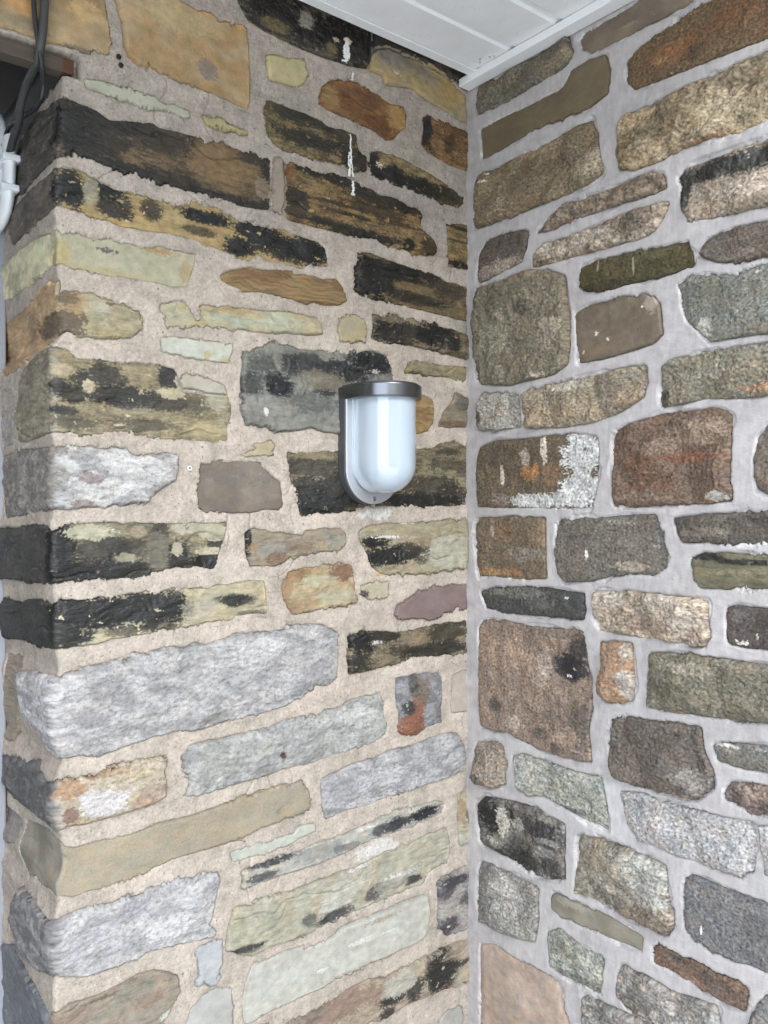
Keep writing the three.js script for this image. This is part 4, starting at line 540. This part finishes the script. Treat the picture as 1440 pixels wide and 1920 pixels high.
// ---------------------------------------------------------------- wall light
const lamp = thing('wall_light', 'silver wall light with white domed opal diffuser mounted on the dark sandstone', 'wall light');
{
  const u0 = -0.2385, ud = -0.2362, r = 0.0474, zc = 0.055, top = 1.8065, pw = 0.0585;
  const alu = new THREE.MeshStandardMaterial({ color: new THREE.Color().setRGB(0.18, 0.185, 0.20), metalness: 1, roughness: 0.28 });
  const opal = new THREE.MeshPhysicalMaterial({ color: new THREE.Color().setRGB(0.41, 0.465, 0.53), roughness: 0.08, ior: 1.5, clearcoat: 1, clearcoatRoughness: 0.03 });
  const yb = 1.6125 + pw; // centre of the plate's round lower end
  const u = (w, yy, yt) => { const s = new THREE.Shape(); s.moveTo(-w, yt); s.lineTo(-w, yy); s.absarc(0, yy, w, Math.PI, 2 * Math.PI, false); s.lineTo(w, yt); s.closePath(); return s; };
  const face = new THREE.MeshStandardMaterial({ color: new THREE.Color().setRGB(0.62, 0.63, 0.66), metalness: 0.85, roughness: 0.42 });
  const bg = new THREE.ExtrudeGeometry(u(pw - 0.001, yb, top - 0.0215), { depth: 0.0145, bevelEnabled: true, bevelSize: 0.001, bevelThickness: 0.001, bevelSegments: 2, curveSegments: 40 });
  bg.translate(u0, 0, 0.0025); part('back_box', bg, std([0.055, 0.056, 0.062], 0.5), lamp);
  const pg = new THREE.ExtrudeGeometry(u(pw - 0.0022, yb, top - 0.0215), { depth: 0.0022, bevelEnabled: true, bevelSize: 0.0012, bevelThickness: 0.0012, bevelSegments: 3, curveSegments: 40 });
  pg.translate(u0, 0, 0.0194); part('face_plate', pg, face, lamp);
  const gk = new THREE.ExtrudeGeometry(u(pw - 0.001, yb, top - 0.02), { depth: 0.004, bevelEnabled: false, curveSegments: 40 }); gk.translate(u0, 0, -0.002); part('gasket', gk, std([0.02, 0.02, 0.022], 0.7), lamp);
  // diffuser flange against the plate, then the dome: vertical half cylinder with a round lower end
  const fy = 1.632 + 0.052;
  const fl = new THREE.ExtrudeGeometry(u(0.0478, fy, top - 0.022), { depth: 0.006, bevelEnabled: true, bevelSize: 0.0015, bevelThickness: 0.0015, bevelSegments: 2, curveSegments: 40 }); fl.translate(ud, 0, 0.023); 
  const dome = [], n = 48, mrows = 40, yd = 1.631 + r; // closed profile: stadium in plan
  const P = [], I = [], stad = (rad, k, yv) => { // points round the front of the dome, from the plate's left side to its right
    const t = k / n, L1 = zc - 0.026, arc = Math.PI * rad, tot = 2 * L1 + arc; let d = t * tot;
    if (d < L1) return [ud - rad, yv, 0.026 + d];
    d -= L1; if (d < arc) { const a = d / rad; return [ud - rad * Math.cos(a), yv, zc + rad * Math.sin(a)]; }
    d -= arc; return [ud + rad, yv, zc - d];
  };
  for (let j = 0; j <= mrows; j++) {
    let rad = r, yv;
    const q = j / mrows; if (q < 0.4) yv = top - 0.012 - (top - 0.012 - yd) * (q / 0.4); else { const a = (q - 0.4) / 0.6 * Math.PI / 2; rad = Math.max(0.0004, r * Math.cos(a)); yv = yd - r * Math.sin(a); }
    for (let k = 0; k <= n; k++) P.push(...stad(rad, k, yv));
  }
  for (let j = 0; j < mrows; j++) for (let k = 0; k < n; k++) { const a = j * (n + 1) + k, b = a + 1, c = a + n + 1, d = c + 1; I.push(a, c, b, b, c, d); }
  const dg = new THREE.BufferGeometry(); dg.setAttribute('position', new THREE.Float32BufferAttribute(P, 3)); dg.setIndex(I); dg.computeVertexNormals();
  const df = part('diffuser', dg, opal, lamp); part('flange', fl, opal, df);
  // cap: D-shaped in plan
  const cs = (w, zf) => { const s = new THREE.Shape(); s.moveTo(-w, 0); s.lineTo(-w, zf - w); s.absarc(0, zf - w, w, Math.PI, 0, true); s.lineTo(w, 0); s.closePath(); return s; };
  const cg = new THREE.ExtrudeGeometry(cs(0.0565, 0.1085), { depth: 0.0175, bevelEnabled: true, bevelSize: 0.002, bevelThickness: 0.002, bevelSegments: 3, curveSegments: 48 });
  cg.rotateX(Math.PI / 2); cg.translate(u0, top - 0.002, 0.003); const cap = part('cap', cg, alu, lamp);
  const lid = new THREE.ExtrudeGeometry(cs(0.0535, 0.1035), { depth: 0.003, bevelEnabled: false, curveSegments: 48 }); lid.rotateX(Math.PI / 2); lid.translate(u0, top + 0.003, 0.004); part('cap_lid', lid, std([0.05, 0.05, 0.055], 0.5), cap);
  const sc = new THREE.CylinderGeometry(0.0042, 0.0042, 0.003, 20); sc.rotateX(Math.PI / 2); sc.translate(u0, 1.6215, 0.0225); 
  const screw = part('screw', sc, new THREE.MeshStandardMaterial({ color: 0xb8bcc4, metalness: 0.9, roughness: 0.25 }), lamp);
  part('screw_slot', box(u0 - 0.0005, u0 + 0.0005, 1.6185, 1.6245, 0.0238, 0.0244), std([0.03, 0.03, 0.03], 0.6), screw);
}

// ---------------------------------------------------------------- cables and trunking at the doorway
function cable(name, label, pts, rad, mat) {
  const g = new THREE.TubeGeometry(new THREE.CatmullRomCurve3(pts.map(p => new THREE.Vector3(...p))), 90, rad, 10, false);
  const m = shadowed(new THREE.Mesh(g, mat)); m.name = numbered(name); m.userData = { label, category: 'cable' }; scene.add(m); return m;
}
cable('cable', 'thin black cable hanging from the lintel stone into the dark doorway corner', [[-0.7886, 2.31, 0.012], [-0.7853, 2.2403, 0.012], [-0.7806, 2.2074, 0.011], [-0.7748, 2.1834, 0.006], [-0.766, 2.168, -0.016], [-0.766, 2.1535, -0.026], [-0.765, 2.1525, -0.055], [-0.766, 2.1601, -0.115], [-0.768, 2.166, -0.175], [-0.768, 2.15, -0.205]], 0.0031, std([0.018, 0.019, 0.022], 0.45));
cable('cable', 'thicker grey sheathed cable beside the thin black one at the dark doorway corner', [[-0.7722, 2.31, 0.0135], [-0.7743, 2.2438, 0.0135], [-0.7773, 2.2086, 0.0125], [-0.7785, 2.1894, -0.002], [-0.777, 2.179, -0.054], [-0.777, 2.1625, -0.08], [-0.773, 2.1464, -0.1055], [-0.768, 2.142, -0.15], [-0.766, 2.13, -0.178]], 0.0055, std([0.05, 0.048, 0.046], 0.55));
cable('cable', 'short black cable dropping from the gap beside the soffit edge', [[-0.240, 2.47, 0.010], [-0.2388, 2.4182, 0.010], [-0.2370, 2.3873, 0.0085], [-0.2385, 2.365, 0.007], [-0.2426, 2.3523, 0.001]], 0.0026, std([0.015, 0.015, 0.017], 0.4));
{
  const tr = thing('cable_trunking', 'white painted cable trunking with two clips on the door reveal, far left edge', 'trunking');
  const white = std([0.86, 0.88, 0.90], 0.45);
  const run = (pts, w, d) => { const sh = new THREE.Shape(); const q = Math.min(w, d) / 2 - 0.0005; sh.absellipse(0, 0, d / 2, w / 2, 0, Math.PI * 2); return new THREE.ExtrudeGeometry(sh, { steps: 40, curveSegments: 20, bevelEnabled: false, extrudePath: new THREE.CatmullRomCurve3(pts.map(p => new THREE.Vector3(...p))) }); };
  part('conduit', run([[-0.764, 2.156, -0.190], [-0.7645, 2.12, -0.184], [-0.7645, 2.085, -0.190], [-0.7645, 2.062, -0.200], [-0.7645, 2.05, -0.222], [-0.7645, 2.046, -0.252]], 0.034, 0.018), white, tr);
  part('conduit', run([[-0.763, 2.20, -0.250], [-0.7635, 2.18, -0.232], [-0.7635, 2.13, -0.224], [-0.7635, 2.08, -0.230], [-0.7635, 2.06, -0.252]], 0.034, 0.018), white, tr);
  for (const [y, z] of [[2.122, -0.184], [2.080, -0.191]]) {
    const clip = part('clip', new RoundedBoxGeometry(0.026, 0.010, 0.075, 2, 0.003).translate(-0.765, y, z - 0.018), white, tr);
    const s = new THREE.CylinderGeometry(0.0045, 0.0045, 0.004, 14); s.rotateZ(Math.PI / 2); s.translate(-0.779, y + 0.001, z - 0.018);
    part('screw', s, std([0.62, 0.58, 0.50], 0.4), clip);
  }
}

// ---------------------------------------------------------------- small things on the walls
{
  const lime = std([0.78, 0.77, 0.74], 0.6), r = rng(41);
  const streak = (pts, w) => { // a dribble lying on the stone: flattened tube, thicker at its lower end
    const c = new THREE.CatmullRomCurve3(pts.map(p => new THREE.Vector3(...p))), g = new THREE.TubeGeometry(c, 40, 0.0022 * w, 8, false), P = g.attributes.position, mid = new THREE.Vector3();
    for (let i = 0; i <= 40; i++) { c.getPointAt(i / 40, mid); const k = 0.55 + 0.9 * Math.abs(pn(i * 0.31, w * 9)) + (i > 33 ? 0.5 : 0), kz = 0.45 * k; for (let j = 0; j <= 8; j++) { const q = i * 9 + j; P.setXYZ(q, mid.x + 0.003 * pn(i * 0.17 + w * 5, 2.2) + 0.0012 * pn(i * 0.5, w * 7) + (P.getX(q) - mid.x) * k, P.getY(q), mid.z + (P.getZ(q) - mid.z) * kz); } }
    g.computeVertexNormals(); return g;
  };
  part('bird_dropping', mergeGeometries([
    streak([[-0.2743, 2.231, 0.005], [-0.2752, 2.2102, 0.006], [-0.2743, 2.1882, 0.006], [-0.2782, 2.1604, 0.004]], 1),
    streak([[-0.2746, 2.20, 0.006], [-0.2735, 2.1882, 0.006], [-0.2688, 2.162, 0.004]], 0.8),
    streak([[-0.2772, 2.2, 0.006], [-0.279, 2.188, 0.006], [-0.2775, 2.176, 0.0055]], 0.9),
    streak([[-0.2703, 2.1536, 0.0055], [-0.2693, 2.142, 0.0055], [-0.2705, 2.1304, 0.0055]], 1.5)]), lime, leftWall);
  part('bird_dropping', mergeGeometries([streak([[-0.2896, 2.3794, 0.005], [-0.287, 2.36, 0.0055], [-0.287, 2.3465, 0.005]], 2.0), streak([[-0.268, 2.336, 0.004], [-0.270, 2.3236, 0.003]], 1.1)]), lime, leftWall);
  const pl = new THREE.TorusGeometry(0.0026, 0.0012, 8, 18); pl.translate(-0.5636, 1.664, 0.0018); const plug = part('wall_plug', pl, std([0.7, 0.7, 0.68], 0.5), leftWall);
  part('hole', new THREE.CylinderGeometry(0.0020, 0.0020, 0.004, 14).rotateX(Math.PI / 2).translate(-0.5636, 1.664, 0.0004), std([0.01, 0.01, 0.01], 0.9), plug);
  part('nail', new THREE.CylinderGeometry(0.003, 0.0022, 0.012, 12).rotateX(Math.PI / 2).translate(-0.409, 1.2174, 0.009), std([0.10, 0.05, 0.03], 0.6), leftWall);
  for (const [x, y] of [[-0.6699, 2.2306], [-0.6669, 2.2197]]) part('drill_hole', new THREE.CylinderGeometry(0.0035, 0.0035, 0.004, 14).rotateX(Math.PI / 2).translate(x, y, 0.0006), std([0.01, 0.01, 0.012], 0.8), leftWall);
  for (const [x, z] of [[-0.042, 0.075], [-0.048, 0.082], [-0.040, 0.098], [-0.036, 0.104], [-0.031, 0.06]]) part('cocoon', new THREE.SphereGeometry(0.0022, 10, 8).scale(1.3, 0.8, 1).translate(x, 2.3985, z), std([0.5, 0.48, 0.44], 0.9), soffit);
}

// ---------------------------------------------------------------- ground
{
  const n = 512, d = new Uint8Array(n * n * 4);
  for (let j = 0; j < n; j++) for (let i = 0; i < n; i++) { const k = (j * n + i) * 4, v = 0.6 * (1 + 0.15 * pn(i / 2, j / 2) + 0.2 * pn(i / 16, j / 16)); d[k] = toS(v); d[k + 1] = toS(v * 0.98); d[k + 2] = toS(v * 0.94); d[k + 3] = 255; }
  const t = tex8(d, n, n, true); t.repeat.set(300, 300);
  const g = new THREE.PlaneGeometry(600, 600); g.rotateX(-Math.PI / 2);
  const m = shadowed(new THREE.Mesh(g, new THREE.MeshStandardMaterial({ map: t, roughness: 0.9 }))); m.name = 'ground'; m.userData.kind = 'structure'; scene.add(m);
}
camera.updateMatrixWorld();
renderer.render(scene, camera);
